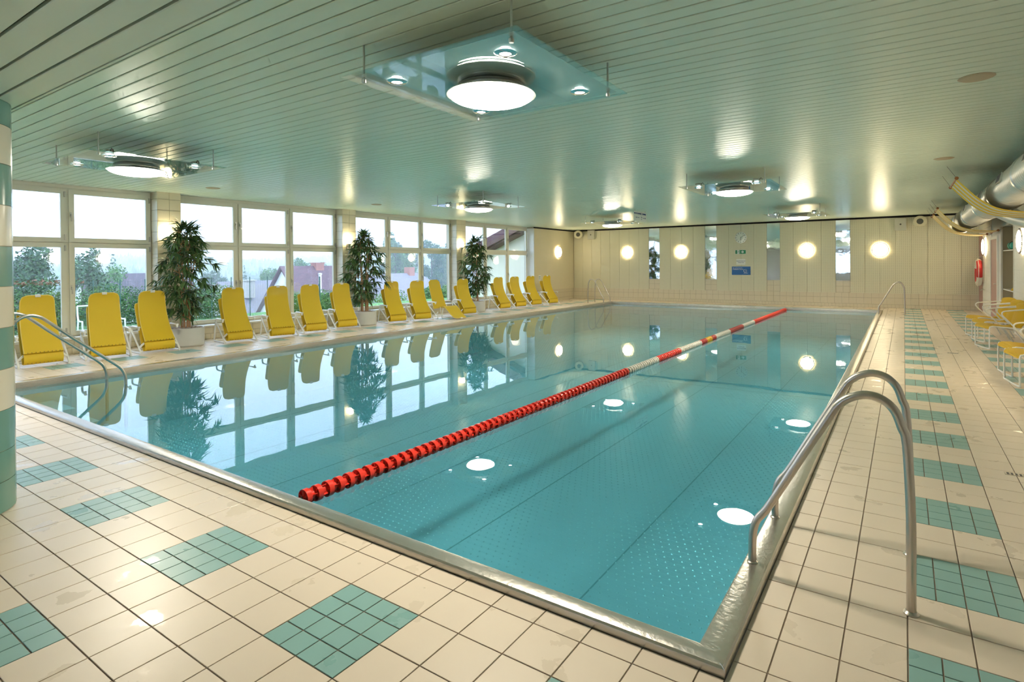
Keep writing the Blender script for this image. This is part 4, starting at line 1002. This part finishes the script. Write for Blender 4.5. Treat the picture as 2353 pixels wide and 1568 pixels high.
def hedge(x, y0, y1, h, label, seed, mats, top):
    rn = random.Random(seed); t = empty('garden_hedge', (x, (y0+y1)/2, GZ)); tag(t, label, 'hedge', 'garden hedges'); L = (y1-y0)/2
    pts = []; y = -L
    while y < L: pts.append((rn.uniform(-.15, .15), y, h*.42, .52, h*.56*rn.uniform(.9, 1.1))); y += .38
    foliage('leaves', t, pts, 16000, .036, mats, rn)
    if top: foliage('red_shoots', t, [(p[0], p[1], h*.97, .4, .10) for p in pts], 1500, .045, [F[4], F[0]], rn)
    return t
hedge(-22.0, -3.5, 4.35, 1.62, 'garden hedge with reddish shoots along its top', 31, [F[0], F[1], F[2]], True)
hedge(-22.9, 5.0, 9.8, 1.42, 'clipped green hedge behind the wire mesh fence', 32, [F[1], F[3], F[0]], False)
hedge(-20.5, 10.5, 14.6, 1.0, 'low green hedge before the valley roofs', 33, [F[1], F[3]], False)
fe = empty('mesh_fence', (-21.6, 7.0, GZ)); tag(fe, 'thin green wire mesh fence on slim posts', 'fence')
for i in range(10): MB().tube([(0, -3.2+i*.75, 0), (0, -3.2+i*.75, 1.62)], .02, 6).build('post', 'fence_green', fe)
mw = MB()
for i in range(90): mw.bar((0, -3.2+i*.075, .02), (0, -3.2+i*.075, 1.58), .003, .003)
for z in [.05*k for k in range(1, 32)]: mw.bar((0, -3.2, z), (0, 3.55, z), .003, .003)
mw.build('wire_mesh', 'fence_green', fe, smooth=False)['kind'] = 'stuff'
fp2 = MB().tube([(-19.6, 11.6, GZ-.4), (-19.6, 11.6, 1.25)], .025, 8).tube([(-19.6, 11.6, 1.0), (-19.6, 11.0, GZ)], .018, 6).build('fence_post', 'fence_green'); tag(fp2, 'braced green fence post before the grey chimney roof', 'post', 'single fence posts')
fp3 = MB().tube([(-20, 17.9, -1.2), (-20, 17.9, 1.0)], .03, 8).build('fence_post', 'fence_green'); tag(fp3, 'plain green fence post before the wide grey roof', 'post', 'single fence posts')
# white garden chairs on the lawn
gc = empty('garden_chair', (-17.4, 3.30, GZ), (0, 0, -.1)); tag(gc, 'wide white tube garden chair outside behind the second lounger', 'chair')
for sy in (-1, 1):
    MB().tube(smooth_path([(.28, sy*.46, 0), (.25, sy*.46, .58), (.20, sy*.46, .64), (-.15, sy*.46, .66), (-.24, sy*.46, 1.02)], 3), .02, 7).build('side_frame', 'tube_white', gc, ang=60)
    MB().tube([(-.30, sy*.46, 0), (-.15, sy*.46, .66)], .02, 7).build('leg', 'tube_white', gc)
for k in range(5): MB().box(-.18+k*.085, -.11+k*.085, -.45, .45, .38, .40).build('seat_slat', 'tube_white', gc, smooth=False)
MB().tube([(-.24, -.46, 1.02), (-.24, .46, 1.02)], .02, 7).build('back_rail', 'tube_white', gc)
# houses
def gable(name, label, x, y, z0, w, l, hw, hr, roofmat, wallmat, ridge='y', ov=.3):
    """house with ridge along y (or x): w across the ridge, l along it, wall height hw, ridge height hr"""
    t = empty(name, (x, y, z0), (0, 0, 0 if ridge == 'y' else PI/2)); tag(t, label, 'house', 'houses in the valley')
    b = MB().box(-w/2, w/2, -l/2, l/2, 0, hw); b.poly([(-w/2, hw), (w/2, hw), (0, hr)], l, (0, -l/2, 0)); b.build('wall', wallmat, t, smooth=False)
    for s in (-1, 1):
        r_ = MB(); e = ov; k = (hr-hw)/(w/2)
        a = (s*(w/2+e), hw-k*e); c = (0, hr+.02)
        r_.poly([a, c, (c[0], c[1]+.14), (a[0], a[1]+.14)] if s > 0 else [c, a, (a[0], a[1]+.14), (c[0], c[1]+.14)], l+2*ov, (0, -l/2-ov, 0)); r_.build('roof_slope', roofmat, t, smooth=False)
    return t
def win(t, x, y, z, w, h, ax='x'):
    f_ = MB().box(x-.05, x+.05, y-w/2, y+w/2, z, z+h).build('window', 'white_frame', t, smooth=False); MB().box(x+.05, x+.06, y-w/2+.08, y+w/2-.08, z+.08, z+h-.08).build('pane', 'window_glass', f_, smooth=False)
h1 = gable('valley_house', 'low house with purple tiled roof beyond the mesh fence', -49, 16.6, -6, 5, 7, 4.6, 7.08, 'roof_purple', 'house_white')
h2 = gable('valley_house', 'pale house with grey roof and masonry chimney', -48.8, 26.0, -6, 8, 6.2, 3.4, 6.25, 'roof_grey', 'house_white')
ch = MB().box(1.6, 2.5, -2.2, -1.5, 5.0, 6.45).box(1.5, 2.6, -2.3, -1.4, 6.45, 6.55); ch.build('chimney', 'stone', h2, smooth=False); win(h2, 4.0, 1, 1.2, 1.2, 1.3)
h3 = gable('valley_house', 'house with steep red tiled roof, white gable and flue pipe', -40, 25.8, -6, 6.4, 5.4, 4.0, 7.55, 'roof_red', 'house_white')
MB().box(-.35, .35, -.0, .75, 6.6, 7.9).box(-.42, .42, -.07, .82, 7.9, 7.98).build('chimney', 'brick_red', h3, smooth=False)
MB().lathe([(.13, 4.9), (.13, 7.0), (.17, 7.02), (.17, 7.12), (.02, 7.16)], 16, c=(2.2, -1.0, 0)).build('flue_pipe', 'alu', h3); MB().box(1.85, 2.55, -1.35, -.65, 4.2, 5.5).build('flue_base', 'stone', h3, smooth=False)
MB().tube([(2.6, -2.2, 4.2), (2.6, -2.2, 5.6), (2.6, -2.0, 5.75)], .08, 8).build('vent_pipe', 'white_paint', h3); win(h3, 3.2, 1.5, 2, 1.1, 1.2)
sh = empty('corrugated_shed', (-31, 20.0, -6)); tag(sh, 'low shed with ribbed grey metal roof before the red roof', 'shed')
MB().box(-2, 2, -2.2, 2.2, 0, 4.6).build('wall', 'house_white', sh, smooth=False)
rb = MB().poly([(-2.3, 5.75), (2.3, 4.7), (2.3, 4.78), (-2.3, 5.83)], 5.0, (0, -2.5, 0)); rb.build('roof', 'roof_grey', sh, smooth=False)
for i in range(21): MB().bar((-2.3, -2.4+i*.24, 5.86), (2.3, -2.4+i*.24, 4.81), .05, .07).build('roof_rib', 'roof_grey', sh, smooth=False)
h5 = empty('wide_house', (-42, 37.2, -6)); tag(h5, 'wide house with large hipped grey roof below the tall trees', 'house', 'houses in the valley')
MB().box(-4, 4, -4.4, 4.4, 0, 3.8).build('wall', 'house_white', h5, smooth=False)
hp = MB(); hp.v = [(-4.6, -5, 3.7), (4.6, -5, 3.7), (4.6, 5, 3.7), (-4.6, 5, 3.7), (0, -3.4, 6.9), (0, 2.6, 6.9)]; hp.f = [(0, 1, 4), (1, 2, 5, 4), (2, 3, 5), (3, 0, 4, 5), (3, 2, 1, 0)]; hp.m = [0]*5
hp.build('hip_roof', 'roof_grey', h5, smooth=False); win(h5, 4.0, 2.2, 1.6, 1.4, 1.3); win(h5, 4.0, -1.6, 1.6, 1.4, 1.3)
MB().box(-.4, .4, .9, 1.6, 6.2, 7.5).build('chimney', 'brick_red', h5, smooth=False)
# wing of the own building beyond the last window
wg = empty('building_wing', (-16.3, 19.6, 0)); tag(wg, 'cream gable end wing outside the last window with brown sloping eave', 'building')
MB().poly([(-1.0, -1.2), (2.69, -1.2), (2.69, 3.45), (-1.0, 2.02)], 2.2, (0, -.6, 0)).build('gable_wall', 'house_cream', wg, smooth=False)
MB().poly([(-1.75, 1.93), (2.69, 3.70), (2.69, 3.98), (-1.75, 2.21)], 3.4, (0, -1.3, 0)).build('roof_slab', 'roof_red', wg, smooth=False)
MB().poly([(-1.75, 1.75), (2.69, 3.50), (2.69, 3.70), (-1.75, 1.93)], .06, (0, -1.32, 0)).build('verge_board', 'eave_brown', wg, smooth=False)
MB().poly([(-1.75, 1.67), (2.69, 3.42), (2.69, 3.50), (-1.75, 1.75)], 1.2, (0, -1.2, 0)).build('soffit', 'eave_brown', wg, smooth=False)
# forested hills
def hills():
    b = MB(); nx, ny = 26, 90; rn = random.Random(77)
    def hgt(x, y):
        d = (-x-90)/230
        base = -6+max(0, d)**.8*(8.5+max(0, (y-120))*.062+2.2*math.sin(y*.021)+1.4*math.sin(y*.057+1))
        return base+.9*math.sin(x*.13+y*.09)+rn.uniform(-.4, .4)*min(1, max(0, d*3))
    xs = [-90-230*i/(nx-1) for i in range(nx)]; ys = [-60+520*j/(ny-1) for j in range(ny)]
    for x in xs:
        for y in ys: b.v.append((x, y, hgt(x, y)))
    for i in range(nx-1):
        for j in range(ny-1): a = i*ny+j; b.f.append((a, a+1, a+ny+1, a+ny)); b.m.append(0)
    h = b.build('hillside', 'hill', ang=180); tag(h, 'wooded hills rising behind the valley', kind='structure')
    f_ = MB()
    for k in range(9000):
        x = -95-225*rn.random(); y = -50+500*rn.random(); z = hgt(x, y); hh = rn.uniform(1.8, 3.6); r_ = hh*.24; n0 = len(f_.v)
        if rn.random() < .7:
            f_.v += [(x+r_*math.cos(a), y+r_*math.sin(a), z+.2) for a in (0, 1.26, 2.51, 3.77, 5.03)]+[(x, y, z+hh)]
            f_.f += [(n0+i, n0+(i+1) % 5, n0+5) for i in range(5)]; f_.m += [rn.choice((0, 0, 1))]*5
        else:
            r_ *= 1.5
            f_.v += [(x+r_*math.cos(a), y+r_*math.sin(a), z+hh*.45) for a in (0, 1.26, 2.51, 3.77, 5.03)]+[(x, y, z+hh*.85), (x, y, z)]
            f_.f += [(n0+i, n0+(i+1) % 5, n0+5) for i in range(5)]+[(n0+(i+1) % 5, n0+i, n0+6) for i in range(5)]; f_.m += [rn.choice((1, 2))]*10
    f_.build('forest', [F[2], F[0], F[1]], h, smooth=False)['kind'] = 'stuff'
hills()
# evening mist lying over the valley
hz = bpy.data.materials.new('mist'); hz.use_nodes = True; nt = hz.node_tree; nt.nodes.remove(nt.nodes['Principled BSDF'])
vs = nt.nodes.new('ShaderNodeVolumeScatter'); vs.inputs['Color'].default_value = (.90, .95, 1, 1); vs.inputs['Density'].default_value = .0050; vs.inputs['Anisotropy'].default_value = .0
nt.links.new(vs.outputs[0], nt.nodes['Material Output'].inputs['Volume']); MATS['mist'] = hz
mi = MB().box(-419, -24, -79, 469, -5.99, 30).build('valley_mist', 'mist', fgd, smooth=False); mi['kind'] = 'stuff'
